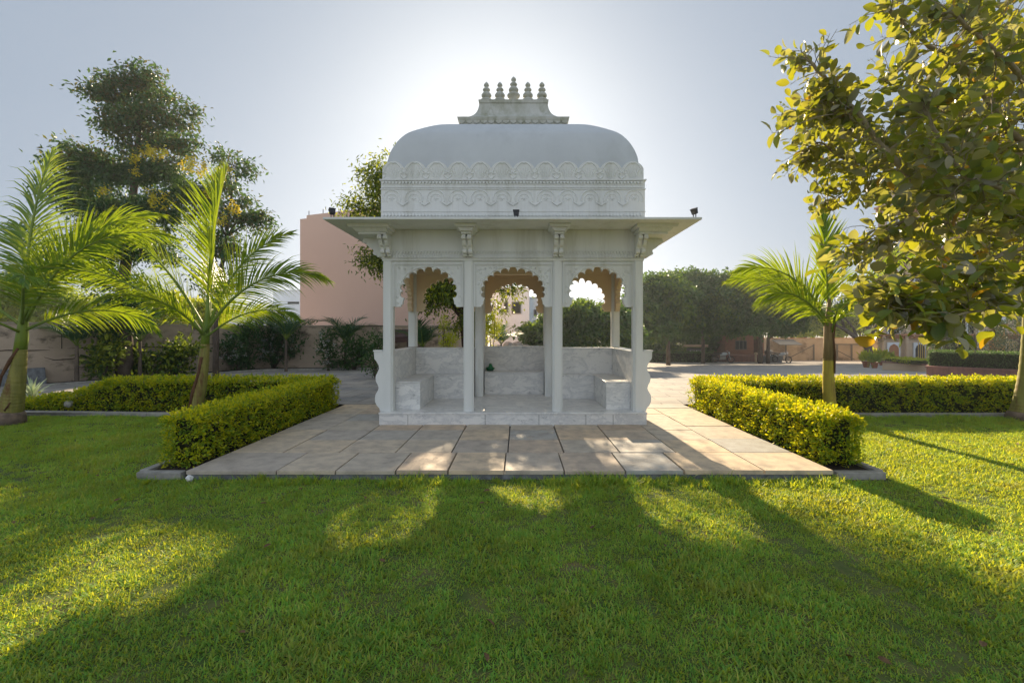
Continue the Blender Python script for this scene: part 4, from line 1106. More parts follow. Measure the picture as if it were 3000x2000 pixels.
# neem behind the pavilion
D3 = 15.0
bl = [pb(1105, 560, D3, 55, 60, nt=26, depth=1.0), pb(1120, 500, D3, 40, 40, nt=12, depth=.6), pb(1060, 612, D3, 40, 30, nt=14, depth=.7), pb(1105, 640, D3, 50, 40, nt=16, depth=.8), pb(1110, 770, D3, 42, 45, nt=22, depth=.7), pb(1100, 745, D3, 30, 25, nt=6, depth=.5),
      pb(1200, 500, D3, 80, 60, nt=26, depth=1.2), pb(1300, 470, D3, 90, 60, nt=26, depth=1.2), pb(1400, 520, D3, 90, 70, nt=26, depth=1.2), pb(1330, 600, D3, 110, 70, nt=26, depth=1.2), pb(1170, 700, D3, 60, 60, nt=16, depth=1.0),
      pb(1300, 855, D3, 55, 40, nt=26, depth=.8), pb(1350, 850, D3, 40, 50, nt=20, depth=.8), pb(1265, 880, D3, 30, 35, nt=12, depth=.6), pb(1370, 940, D3, 40, 40, nt=16, depth=.7), pb(1480, 850, D3, 25, 15, nt=6, depth=.4),
      pb(1440, 800, D3, 30, 30, nt=8, depth=.5), pb(1352, 692, D3, 34, 22, nt=9, depth=.6), pb(1180, 655, D3, 26, 40, nt=7, depth=.6), pb(1452, 800, D3, 40, 17, nt=20, depth=.6), pb(1525, 800, D3, 40, 17, nt=20, depth=.6), pb(1588, 796, D3, 30, 16, nt=14, depth=.6), pb(1440, 745, D3, 45, 26, nt=12, depth=.7), pb(1515, 750, D3, 45, 24, nt=12, depth=.7), pb(1500, 570, D3, 60, 50, nt=16, depth=1.0), pb(1580, 640, D3, 55, 45, nt=16, depth=1.0), pb(1620, 540, D3, 50, 40, nt=12, depth=.9), pb(1530, 710, D3, 45, 28, nt=10, depth=.8), pb(1690, 620, D3, 45, 40, nt=12, depth=.9), pb(1640, 710, D3, 35, 22, nt=7, depth=.7), pb(1440, 900, D3, 18, 20, nt=4, depth=.4), pb(1240, 830, D3, 40, 30, nt=8, depth=.7)]  # most of these clumps are hidden, added to block and dapple the sun
n0 = P(1375, 1110, D3)
def neemm(pos, bm, rng):
    return (rng.random(len(pos)) < 0.2).astype(int)
tree('neem_tree', 'tree with a forked dark trunk standing behind the pavilion', 'tree', (n0.x, D3, 0),
     [(n0.x, D3, -0.05, 0.24), (n0.x - 0.05, D3, 1.0, 0.20), (n0.x - 0.15, D3, 1.9, 0.17), (n0.x - 0.5, D3, 2.7, 0.13), (n0.x - 0.9, D3, 3.6, 0.11), (n0.x - 1.0, D3, 4.6, 0.09), (n0.x - 1.1, D3, 5.8, 0.05)],
     bl, 0.15, None, M_BARKD, 33, per=60, spray=0.26, asp=0.36, trunk2=[[(n0.x - 0.1, D3, 1.7, 0.14), (n0.x + 0.2, D3, 2.5, 0.11), (n0.x + 0.3, D3, 3.6, 0.08), (n0.x + 0.4, D3, 5.2, 0.05)],
                                                        [(n0.x - 0.15, D3, 1.9, 0.10), (n0.x - 0.55, D3, 2.35, 0.085), (n0.x - 0.95, D3, 3.0, 0.06), (n0.x - 2.0, D3, 3.9, 0.04), (n0.x - 2.8, D3, 5.2, 0.03)]],
     hole=((-3.45, 15.0, 5.35), (0.55, 3.0, 0.75)), mats=[L_NEEM, L_YG], mfun=neemm, down=0.25)

# ------------------------------------------------------------------ shrubs
def shrub(name, label, cat, base, blobs, leafsz, mt, seed, group=None, stems=3, bark=M_BARK, per=30, spray=0.10, flowers=0, fmat=None, asp=0.5, shape='ov', height=None, down=0.0):
    rng = np.random.default_rng(seed); rd = random.Random(seed); B = Vector(base)
    o = empty(name, base, 0, label, cat, group)
    b = MB(); pos = []; dr = []
    for (c, r, nt) in blobs:
        cv = Vector(c) - B
        for k in range(stems):
            e = cv + Vector((rd.uniform(-.5, .5) * r[0], rd.uniform(-.5, .5) * r[1], rd.uniform(-.2, .6) * r[2]))
            b.tube([Vector((rd.uniform(-.05, .05), rd.uniform(-.05, .05), -0.03)), cv * 0.55 + Vector((rd.uniform(-.06, .06), 0, 0)), e], [0.022, 0.015, 0.006], 5)
        t = sample_ell(rng, cv, r, nt, 0.4)
        pos.append(np.repeat(t, per, 0) + rng.normal(0, spray, (nt * per, 3)))
        dr.append(unit(pos[-1] - np.array(cv)) * 0.7 + unit(rng.normal(0, 1, (nt * per, 3))) + np.array([0, 0, 0.25 - down]))
    b.build('stem', bark, o, smooth=True)
    pos = np.concatenate(pos); dr = np.concatenate(dr)
    keep = pos[:, 2] > 0.04
    pos, dr = pos[keep], dr[keep]
    leaves('foliage', pos, dr, leafsz * rng.uniform(0.6, 1.25, len(pos)), asp, mt, o, shape, rng)
    if flowers:
        k = rng.choice(len(pos), flowers * 2)
        ctr = pos[k]; 
        ctr = ctr[ctr[:, 1] < np.median(pos[:, 1])][:flowers]
        n = len(ctr); fp_ = np.repeat(ctr, 9, 0) + rng.normal(0, 0.035, (n * 9, 3)) + np.array([0, -0.08, 0])
        leaves('blossom', fp_, rng.normal(0, 1, (n * 9, 3)) + np.array([0, -0.8, 0.3]), 0.05, 0.8, fmat, o, 'ov', rng)
    return o

def wall_d(px):   # distance along the left boundary wall as seen at px
    k = (px - CX) / F
    t = (k * 13.3 + 13.9) / (3.1 - k * 5.5)
    return 13.3 + 5.5 * t
SG = 'shrubs along the left boundary wall'
def sh(px, pyb, blobs, off=0.8, dd=None):
    d = dd or (wall_d(px) - off)
    x = (px - CX) / F * d
    return (x, d, 0.0), [pb(a, c, d, r, r2, nt=n) for a, c, r, r2, n in blobs]
spec = [
 ('croton_shrub', 'dark croton shrub with one bright yellow spray, left of the tallest trunk', 300, None, [(300, 1040, 38, 45, 22), (330, 1010, 30, 35, 12), (285, 1080, 30, 25, 8)], L_CROTON, 0.16, 0),
 ('croton_shrub', 'small yellow-green croton just right of the tallest trunk', 413, None, [(413, 1055, 28, 30, 14), (405, 1085, 25, 18, 6)], L_CROTON, 0.16, 0),
 ('croton_shrub', 'broad yellow-leaved croton left of the second palm trunk', 505, None, [(500, 1050, 34, 36, 18), (545, 1030, 32, 36, 16), (520, 1085, 40, 18, 8)], L_CROTON, 0.17, 0),
 ('flowering_shrub', 'small white-flowered shrub right of the second palm trunk', 695, None, [(690, 1025, 34, 38, 26), (700, 1060, 20, 20, 6)], L_SHRUB, 0.13, 26),
 ('flowering_shrub', 'narrow dark climber shrub against the wall beside the small white-flowered shrub', 730, None, [(728, 1000, 20, 45, 16), (722, 950, 16, 30, 7), (728, 1050, 14, 25, 5)], L_SHRUB, 0.12, 0),
 ('flowering_shrub', 'large white-flowered shrub heaped over the wall under the pink building', 800, None, [(790, 1010, 32, 55, 30), (775, 945, 40, 26, 18), (830, 960, 45, 40, 26), (850, 1010, 40, 45, 22)], L_SHRUB, 0.13, 60),
 ('flowering_shrub', 'feathery grey-green shrub in the middle of the shrub row', 905, None, [(900, 1000, 40, 50, 28), (925, 1045, 30, 30, 12), (890, 960, 30, 30, 10)], L_SHRUB, 0.11, 16),
 ('flowering_shrub', 'white-flowered shrub with a thin stem near the grey paving', 962, 17.6, [(962, 1010, 30, 40, 24), (960, 1050, 16, 18, 5)], L_SHRUB, 0.12, 20),
 ('flowering_shrub', 'bushy dark shrub at the right end of the shrub row', 1040, 18.0, [(1030, 1040, 40, 40, 28), (1060, 1010, 34, 36, 18), (1010, 1060, 30, 22, 10)], L_SHRUB, 0.12, 0),
 ('flowering_shrub', 'dark leafy shrub close behind the left side of the pavilion', 1102, 14.5, [(1102, 1020, 16, 42, 16), (1095, 1070, 20, 30, 12)], L_SHRUB, 0.10, 0),
]
for i, (nm, lb, px, dd, bl, mt_, ls, fl) in enumerate(spec):
    bs, bb = sh(px, 1100, bl, dd=dd)
    shrub(nm, lb, 'shrub', bs, bb, ls, mt_, 40 + i, group=SG, per=26, spray=0.12, flowers=fl, fmat=L_WFLOWER)
# sun-struck bushes seen through the arches
bs = P(1308, 1090, 13.6)
shrub('golden_bush', 'rounded bright yellow-green bush seen through the left arch', 'shrub', (bs.x, 13.6, 0), [pb(1312, 1000, 13.6, 24, 26, nt=30, depth=0.3), pb(1298, 950, 13.6, 12, 30, nt=10, depth=0.2), pb(1305, 1050, 13.6, 26, 26, nt=16, depth=0.3)], 0.05, L_YG, 61, per=40, spray=0.06)
bs = P(1440, 1090, 14.4)
shrub('golden_bush', 'bright yellow-green bush seen through the middle arch beside the white house', 'shrub', (bs.x, 14.4, 0), [pb(1440, 960, 14.4, 28, 34, nt=36, depth=0.35), pb(1425, 1020, 14.4, 26, 36, nt=14, depth=0.3)], 0.06, L_YG, 62, per=40, spray=0.07)
bs = P(1400, 1090, 14.2)
shrub('green_bush', 'fresh green bush between the neem trunk and the front pillar', 'shrub', (bs.x, 14.2, 0), [pb(1385, 960, 14.2, 40, 40, nt=34, depth=0.4), pb(1385, 1030, 14.2, 36, 36, nt=12, depth=0.35)], 0.07, L_NEEM, 63, per=40, spray=0.08)

def small_palm(label, px, pyb, d, topy, seed, leaf=L_PALMD, nf=9, ln=1.0, name='small_palm', group='small palms by the boundary wall', th=None):
    x = (px - CX) / F * d; ztop = EYE - (topy - HY) / F * d; z0 = gz(x, d)
    th = th if th is not None else max(0.2, ztop - ln * 0.75)
    fr = []
    rd = random.Random(seed)
    for k in range(nf):
        az = 2 * PI * k / nf + rd.uniform(-.3, .3); el = R(rd.uniform(45, 80))
        fr.append(((x, d, th), az, el, ln * rd.uniform(0.8, 1.1), R(rd.uniform(60, 100)), 26, ln * 0.42, dict(vee=0.3, hang=0.5, width=0.028)))
    return palm(label, 'palm', (x, d, z0), [(x, d, z0 - 0.03, 0.06), (x, d, (z0 + th) / 2, 0.05), (x, d, th, 0.04)], None, fr, seed, leaf=leaf, trunkm=M_BARK, name=name, group=group)
small_palm('dark small palm against the stained wall right of the left edge palm', 225, 1090, 13.2, 945, 71, ln=1.3, th=1.1)
small_palm('small palm with drooping dark fronds at the foot of the tallest tree', 410, 1090, 14.3, 940, 72, ln=1.4, th=1.2)
small_palm('pale-stemmed small palm in front of the pink building', 838, 1080, 17.2, 930, 73, ln=1.5, th=1.2)
small_palm('bushy small palm at the right end of the wall', 1012, 1078, 18.2, 930, 74, ln=1.5, th=1.0)
small_palm('bluish small palm seen through the left arch', 1238, 1070, 14.8, 900, 75, ln=1.3, th=1.0)
small_palm('little spiky palm in front of the white house seen through the middle arch', 1468, 1040, 22.0, 925, 76, ln=1.3, th=0.9)
# spider plant
sp = G(118, 1168)
rng = np.random.default_rng(5)
o = empty('spider_plant', (-11.0, 10.3, 0.0), 0, 'pale spiky plant in front of the stained left wall', 'plant')
V = []; sizes = []; idx = []
for k in range(26):
    az = rng.uniform(0, 2 * PI); el = rng.uniform(0.5, 1.4); L = rng.uniform(0.4, 0.62)
    q = np.array([0, 0, 0.0]); 
    sd = np.array([-math.sin(az), math.cos(az), 0]); bs_ = len(V)
    for j in range(5):
        w = (0.02, 0.028, 0.024, 0.014, 0.001)[j]
        V += [q - sd * w, q + sd * w]
        q = q + np.array([math.cos(az) * math.cos(el), math.sin(az) * math.cos(el), math.sin(el)]) * L / 4; el -= 0.16
    for j in range(4): idx += [bs_ + 2 * j, bs_ + 2 * j + 1, bs_ + 2 * j + 3, bs_ + 2 * j + 2]; sizes.append(4)
M_SPIDER = leafmat('pale_strap_leaf', [(0.18, 0.24, 0.14), (0.30, 0.36, 0.24)], trans=(0.35, 0.42, 0.2), tw=0.3)
np_mesh('leaf_rosette', V, sizes, idx, M_SPIDER, o)

# ------------------------------------------------------------------ left boundary wall, slab, buildings
def wall_run(name, label, pts, h, th, mt, parent_loc, cap=None, capm=None, panels=None):
    o = empty(name, parent_loc, 0, label, 'wall')
    B = Vector(parent_loc)
    b = MB(); c = MB()
    for (x0, y0, z0), (x1, y1, z1) in zip(pts[:-1], pts[1:]):
        d = Vector((x1 - x0, y1 - y0)); n = Vector((-d.y, d.x)).normalized() * th / 2
        for (bb, w, za, zb) in ((b, 1.0, -0.3, h), (c, 1.25, h + 0.002, h + 0.06)):
            m = n * w
            V = [(x0 + m.x, y0 + m.y, z0 + za), (x1 + m.x, y1 + m.y, z1 + za), (x1 - m.x, y1 - m.y, z1 + za), (x0 - m.x, y0 - m.y, z0 + za)]
            V += [(p[0], p[1], (z0 if i in (0, 3) else z1) + zb) for i, p in enumerate(V)]
            V = [tuple(Vector(p) - B) for p in V]
            bb.add(V, [(0, 3, 2, 1), (4, 5, 6, 7), (0, 1, 5, 4), (1, 2, 6, 5), (2, 3, 7, 6), (3, 0, 4, 7)])
    b.build('wall', mt, o)
    if cap: c.build('coping', capm or mt, o)
    return o, B
w, B = wall_run('boundary_wall', 'long stained plaster wall behind the trees and shrubs on the left', [(-18.3, 5.6, 0), (-13.9, 13.3, 0), (-10.8, 18.8, 0), (-6.26, 19.5, 0), (-2.2, 19.9, 0)], 1.72, 0.22, M_WALL, (-12, 16, 0), cap=True, capm=M_WALLR)
# cracks and joints of the plaster
b = MB()
def on_wall(t, z, off=0.115):
    x = -13.9 + 3.1 * t; y = 13.3 + 5.5 * t; n = Vector((5.5, -3.1)).normalized() * off
    return Vector((x + n.x, y + n.y, z)) - B
rd = random.Random(3)
for (ta, tb, z) in ((-0.6, 0.02, 0.98), (0.08, 0.55, 1.0), (0.0, 0.30, 0.72), (0.10, 0.4, 0.45), (0.6, 0.95, 1.05)):
    pts = []
    k = 9
    for i in range(k + 1):
        pts.append(on_wall(ta + (tb - ta) * i / k, z + rd.uniform(-0.02, 0.02) * (3 if z < 0.9 else 1)))
    b.tube(pts, [0.004] + [rd.uniform(0.006, 0.016) for _ in range(k - 1)] + [0.003], 4)
for t_ in (0.06, 0.72): b.tube([on_wall(t_, 1.0), on_wall(t_, 1.7)], 0.012, 4)
b.build('crack', M_SOIL, w)
# grey slab leaning on the wall
def slab_at(t0, t1, z0, z1):
    p0, p1 = on_wall(t0, 0, 0.30), on_wall(t1, 0, 0.30); q0, q1 = on_wall(t0, 0, 0.16), on_wall(t1, 0, 0.16)
    v = [p0 + Vector((0, 0, z0)), p1 + Vector((0, 0, z0)), q1 + Vector((0, 0, z1)), q0 + Vector((0, 0, z1))]
    n = Vector((5.5, -3.1, 1.5)).normalized() * 0.05
    return [tuple(p + B) for p in v] + [tuple(p + B + n) for p in v]
b = MB(); b.add(slab_at(-0.42, 0.0, 0.0, 0.46), [(0, 3, 2, 1), (4, 5, 6, 7), (0, 1, 5, 4), (1, 2, 6, 5), (2, 3, 7, 6), (3, 0, 4, 7)])
tag(b.build('stone_slab', M_EDGE, bevel=0.008), 'dark grey slab leaning against the foot of the left wall', 'slab')

def block(b, c, wd, dp, z0, z1, rot, B):
    """oriented box, front-left corner c, width along rot direction, depth away"""
    u = Vector((math.cos(rot), math.sin(rot), 0)); v = Vector((-math.sin(rot), math.cos(rot), 0)); c = Vector((c[0], c[1], 0)) - Vector((B[0], B[1], 0))
    P4 = [c, c + u * wd, c + u * wd + v * dp, c + v * dp]
    b.add([tuple(p + Vector((0, 0, z0))) for p in P4] + [tuple(p + Vector((0, 0, z1))) for p in P4],
          [(0, 3, 2, 1), (4, 5, 6, 7), (0, 1, 5, 4), (1, 2, 6, 5), (2, 3, 7, 6), (3, 0, 4, 7)])
# pink building
rot = math.atan2(-1, 2.62)
pk = empty('pink_building', (-11.5, 24, 0), 0, 'tall blank pink building left of the pavilion', 'building')
Bk = (-11.5, 24, 0)
b = MB(); block(b, (-11.5, 24), 9.5, 3.0, -0.2, 7.40, rot, Bk); b.build('wall', M_PINK, pk)
u = Vector((math.cos(rot), math.sin(rot)))
b = MB(); cc = (-11.5 + u.x * 0.45, 24 + u.y * 0.45); block(b, cc, 9.0, 0.18, 7.402, 7.60, rot, Bk); block(b, (-11.5, 24), 0.43, 0.18, 7.402, 7.44, rot, Bk)
b.build('roof_parapet', M_PINK, pk)
for s_ in (0.55, 1.5, 2.2):
    b = MB(); b.tube([(u.x * s_, u.y * s_ + 0.1, 7.602), (u.x * s_, u.y * s_ + 0.1, 7.85)], 0.02, 5); b.build('steel_rod', M_GREY, pk)
# dark tarpaulin shelter in front of it
sh_ = empty('shelter', (-4.55, 18.9, 0), 0, 'small dark tarpaulin shelter on poles below the pink building', 'shelter')
b = MB(); b.add([(-0.9, -0.5, 1.05), (0.75, -0.5, 1.12), (0.75, 0.5, 1.45), (-0.9, 0.5, 1.40), (-0.9, -0.5, 1.25), (0.75, -0.5, 1.36), (0.75, 0.5, 1.62), (-0.9, 0.5, 1.6)],
               [(0, 3, 2, 1), (4, 5, 6, 7), (0, 1, 5, 4), (1, 2, 6, 5), (2, 3, 7, 6), (3, 0, 4, 7)])
b.build('tarpaulin', M_TARP, sh_)
for x in (-0.8, 0.05, 0.7):
    b = MB(); b.tube([(x, -0.4, 0.0), (x, -0.4, 1.09)], 0.025, 5); b.build('pole', M_BARKD, sh_)
# white house through the middle arch
def windowed(name, label, c, wd, dp, z0, z1, rot, wins, mt, fr=None, cat='house', parapet=0.25):
    B = (c[0], c[1], 0)
    o = empty(name, (c[0], c[1], 0), 0, label, cat)
    b = MB(); block(b, c, wd, dp, z0, z1, rot, B); b.build('wall', mt, o)
    b = MB(); u = Vector((math.cos(rot), math.sin(rot))); v = Vector((-math.sin(rot), math.cos(rot)))
    cc = Vector(c) - u * 0.06 - v * 0.06
    block(b, (cc.x, cc.y), wd + 0.12, dp + 0.12, z1 + 0.002, z1 + 0.10, rot, B); b.build('roof_slab', mt, o)
    for (a, w_, za, zb) in wins:
        f = MB(); c1 = Vector(c) + u * a - v * 0.05
        block(f, (c1.x, c1.y), w_, 0.045, za, zb, rot, B); fo = f.build('window', fr or M_HOUSE, o)
        g = MB(); c2 = c1 + u * 0.07 - v * 0.01
        block(g, (c2.x, c2.y), w_ - 0.14, 0.02, za + 0.07, zb - 0.07, rot, B); g.build('pane', M_DARKGLASS, fo)
    return o
Dh = 30.0
hx = lambda px: (px - CX) / F * Dh
hz = lambda py: EYE - (py - HY) / F * Dh
windowed('white_house', 'white house with two dark windows seen through the middle arch', (hx(1440), Dh), hx(1551) - hx(1440), 6, -0.6, hz(846), 0,
         [(hx(1476) - hx(1440), 0.28, hz(915), hz(884)), (hx(1499) - hx(1440), 0.62, hz(919), hz(884))], M_HOUSE, fr=M_GREY)
windowed('white_house', 'lower wing of the white house at the right of the middle arch', (hx(1552), Dh + 0.6), hx(1640) - hx(1552), 5, -0.8, hz(872), 0,
         [(0.28, 0.22, hz(924), hz(905))], M_HOUSE, fr=M_GREY)
# distant houses above the left wall
windowed('far_house', 'beige flat-roofed house just left of the pink building', (P(800, 900, 42).x, 42), 3.4, 5, -0.5, P(800, 852, 42).z, 0, [(1.3, 1.2, 4.0, 4.35)], M_HOUSE)
windowed('far_house', 'low grey house with a stepped roof beyond the left wall', (P(722, 900, 40).x, 40), 2.6, 4, -0.5, P(760, 912, 40).z, 0, [], M_HOUSE)
windowed('far_house', 'small white house behind the second palm', (P(655, 900, 36).x, 36), 2.0, 4, -0.5, P(680, 908, 36).z, 0, [], M_HOUSE)
windowed('far_house', 'long low white house beyond the far left wall', (P(-60, 900, 30).x, 30), 5.5, 4, -0.5, P(40, 905, 30).z, 0, [(1.0, 0.6, 2.0, 2.6)], M_HOUSE)
# rocks and low scrub by the white house
for i, (px, py, r_) in enumerate(((1490, 1005, 0.35), (1515, 1008, 0.42), (1538, 1010, 0.3), (1460, 1012, 0.3))):
    p = P(px, py, 24.0)
    rb = blob('rock', (p.x, 24.0, p.z - 0.2), r_, r_ * 0.7, r_ * 0.75, M_ROCK, 80 + i, None, 0.14, 8)
    tag(rb, ['pale rock left of centre below the white house', 'largest pale rock below the white house', 'pale rock at the right below the white house', 'small pale rock beside the golden bush'][i], 'rock', 'pale rocks below the white house')
b = MB(); random.seed(6)
b.add([(-3.2, 21, 0.0), (4.5, 21, -0.5), (5, 27, -0.6), (-3, 27, -0.1), (-2.6, 23, 0.75), (3.4, 23.2, 0.62), (3.4, 26, 0.5), (-2.6, 26, 0.6)], [(0, 1, 5, 4), (1, 2, 6, 5), (2, 3, 7, 6), (3, 0, 4, 7), (4, 5, 6, 7)])
M_SCRUB = mat('scrubby_bank', (0.10, 0.12, 0.06), (0.05, 0.07, 0.03), scale=3, rough=1.0, bump=0.8, bscale=8)
tag(b.build('earth_bank', M_SCRUB), kind='structure')

# ------------------------------------------------------------------ background trees
def far_tree(label, px, d, top, wpx, hpx, seed, mt=L_FAR, trunk_px=None, base_y=None, dens=1.0, leafsz=0.20, name='leafy_tree', bark=M_BARK, tr=0.16, depth=None, group='trees at the back of the courtyard', low=False, lean=0.0):
    """crown centred px, top at py=top, width/height in px"""
    rng = np.random.default_rng(seed); x = (px - CX) / F * d; z0 = gz(x, d)
    cz = top + hpx / 2; bl = []
    nb = int(15 * dens) + 5
    for k in range(nb):
        a = rng.uniform(0, 2 * PI); q = rng.random() ** 0.5
        bx = px + math.cos(a) * q * wpx * 0.36; by = cz + math.sin(a) * q * hpx * 0.33
        s = rng.uniform(0.16, 0.30)
        c = P(bx, by, d + rng.uniform(-0.9, 0.9)); c.z = max(c.z, z0 + 0.3)
        bl.append((tuple(c), (wpx * s * 1.1 / F * d, (depth or wpx * 0.22 / F * d), hpx * s * 0.55 / F * d), int(22 * dens)))
    tx = ((trunk_px or px) - CX) / F * d
    zc = P(px, cz, d).z
    return tree(name, label, 'tree', (tx, d, z0), [(tx, d, z0 - 0.05, tr), (tx + lean * 0.4, d, z0 + (zc - z0) * 0.45, tr * 0.8), (tx + (x - tx) * 0.5 + lean, d, zc, tr * 0.55)],
                bl, leafsz * 1.6, mt if mt is not L_FAR else None, bark, seed, group=group, per=50, spray=0.26 * (d / 30) ** 0.5, asp=0.5, twig=0.018,
                mats=[L_FAR, L_FARB] if mt is L_FAR else None, mfun=(lambda p_, bm_, r_: ((bm_ % 3 == 0) & (r_.random(len(bm_)) < 0.6)).astype(int)) if mt is L_FAR else None)
far_tree('dark hazy tree seen through the middle arch, right of the white house', 1600, 25, 900, 130, 150, 101, trunk_px=1600, dens=0.8, leafsz=0.17)
far_tree('hazy tree seen in the left half of the right arch', 1690, 25, 868, 150, 180, 102, dens=1.1, leafsz=0.17)
far_tree('hazy tree seen in the right half of the right arch', 1800, 25.5, 858, 150, 180, 103, dens=1.0, leafsz=0.17)
far_tree('dark tree just right of the pavilion corner pillar', 1925, 33, 790, 210, 240, 104, dens=1.3, trunk_px=1958)
far_tree('broad dome-shaped tree above the low green hedge', 2040, 38, 765, 280, 240, 105, dens=2.2, trunk_px=2060)
far_tree('broad spreading tree over the brick hut', 2180, 37, 760, 290, 235, 106, dens=2.3, trunk_px=2228, tr=0.2)
far_tree('lower tree between the brick hut and the sunlit palm', 2290, 38, 830, 180, 160, 107, dens=1.3, trunk_px=2250)
far_tree('dense dark understorey tree above the left end of the low hedge strip', 1935, 45, 895, 150, 165, 116, dens=1.2, leafsz=0.22)
far_tree('dense dark understorey tree behind the garden board', 2055, 46, 900, 150, 150, 117, dens=1.2, leafsz=0.22)
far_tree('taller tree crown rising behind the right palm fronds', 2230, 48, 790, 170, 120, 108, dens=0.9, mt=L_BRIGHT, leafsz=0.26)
# bright far trees beyond the right wall
for i, (px, top, w_, h_, lb) in enumerate(((2360, 880, 110, 110, 'sunny green tree just left of the right palm trunk, beyond the wall'), (2440, 900, 110, 90, 'sunny green tree right of the right palm trunk, beyond the wall'),
                                           (2320, 905, 80, 80, 'pale green bush-like tree at the left end of the far wall'), (2520, 880, 120, 110, 'sunny green tree behind the bare-limbed tree'), (2640, 900, 120, 100, 'sunny green tree behind the flower pots'))):
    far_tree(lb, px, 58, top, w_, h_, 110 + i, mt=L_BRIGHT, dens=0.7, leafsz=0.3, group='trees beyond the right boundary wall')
for i, (px, top, w_, h_, lb) in enumerate(((40, 800, 130, 150, 'leafy tree beyond the wall at the far left'), (150, 830, 150, 130, 'yellow-green tree beyond the wall behind the first palm'), (480, 860, 180, 100, 'yellow-green tree beyond the wall between the palms'),
                                           (590, 880, 130, 80, 'small bright tree beyond the wall behind the second palm'), (260, 870, 150, 90, 'low bright tree beyond the wall left of the tallest tree'))):
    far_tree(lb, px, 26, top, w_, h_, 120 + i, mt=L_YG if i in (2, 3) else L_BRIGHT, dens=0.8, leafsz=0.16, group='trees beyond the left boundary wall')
# bare-limbed tree by the right wall
t0 = G(2548, 1062); d = 34.0
tx = (2548 - CX) / F * d; zb = gz(tx, d)
def pt(px, py, r): p = P(px, py, d); return (p.x, p.y, p.z, r)
tree('spreading_tree', 'bare-limbed grey tree leaning left in front of the far wall', 'tree', (tx, d, zb), [pt(2548, 1055, 0.30), pt(2544, 1020, 0.25), pt(2548, 985, 0.2), pt(2540, 950, 0.14), pt(2530, 910, 0.08)],
     [pb(2450, 900, d, 40, 30, nt=14), pb(2500, 880, d, 50, 30, nt=18), pb(2560, 880, d, 50, 34, nt=18), pb(2610, 910, d, 45, 36, nt=16), pb(2600, 960, d, 36, 30, nt=10), pb(2650, 930, d, 40, 40, nt=12), pb(2430, 935, d, 26, 20, nt=6)], 0.2, L_TOPI, M_BARK, 131,
     trunk2=[[pt(2544, 1020, 0.22), pt(2510, 990, 0.18), pt(2475, 965, 0.14), pt(2445, 950, 0.10), pt(2430, 925, 0.05)], [pt(2510, 990, 0.12), pt(2500, 960, 0.08), pt(2460, 915, 0.04)],
             [pt(2548, 985, 0.14), pt(2570, 950, 0.10), pt(2590, 915, 0.05)], [pt(2475, 965, 0.09), pt(2465, 930, 0.06), pt(2455, 890, 0.03)]], per=26, spray=0.35, twig=0.02)

# ------------------------------------------------------------------ right background
# green strip hedge
def simple_hedge(name, label, c0, c1, dp, h, mt, seed, leafsz=0.09, dens=500, z0f=gz):
    x0, y0 = c0; x1, y1 = c1; L = math.hypot(x1 - x0, y1 - y0)
    z0 = z0f((x0 + x1) / 2, (y0 + y1) / 2); B = ((x0 + x1) / 2, (y0 + y1) / 2, z0)
    o = empty(name, B, 0, label, 'hedge')
    rng = np.random.default_rng(seed)
    u = np.array([(x1 - x0) / L, (y1 - y0) / L, 0]); v = np.array([-u[1], u[0], 0])
    b = MB(); c = -u * L / 2
    P4 = [c + u * .04 + v * .04, c + u * (L - .04) + v * .04, c + u * (L - .04) + v * (dp - .04), c + u * .04 + v * (dp - .04)]
    b.add([tuple(p) for p in P4] + [tuple(p + np.array([0, 0, h - 0.05])) for p in P4], [(0, 3, 2, 1), (4, 5, 6, 7), (0, 1, 5, 4), (1, 2, 6, 5), (2, 3, 7, 6), (3, 0, 4, 7)])
    b.build('branches', L_CORE, o)  # solid inner box, its dark colour stands for shade inside the hedge
    n1 = int(L * h * dens); n2 = int(L * dp * dens); n3 = int(dp * h * dens)
    r = rng.random((n1, 2)); A = c + u * (r[:, :1] * L) + np.array([0, 0, 1]) * r[:, 1:] * h
    r = rng.random((n2, 2)); A2 = c + u * (r[:, :1] * L) + v * (r[:, 1:] * dp) + np.array([0, 0, h])
    r = rng.random((n3, 2)); A3 = c + v * (r[:, :1] * dp) + np.array([0, 0, 1]) * r[:, 1:] * h
    A = np.concatenate([A, A2, A3]) + rng.normal(0, 0.025, (n1 + n2 + n3, 3))
    leaves('foliage', A, rng.normal(0, 1, A.shape) + np.array([0, -0.6, 0.5]), leafsz * rng.uniform(.6, 1.2, len(A)), 0.5, mt, o, 'ov', rng)
    return o
a = G(1893, 1061); c = G(2092, 1061)
simple_hedge('strip_hedge', 'low dark green hedge strip across the back of the courtyard', (a.x, a.y), (c.x, c.y), 1.2, 0.85, L_FAR, 141, leafsz=0.16, dens=170)
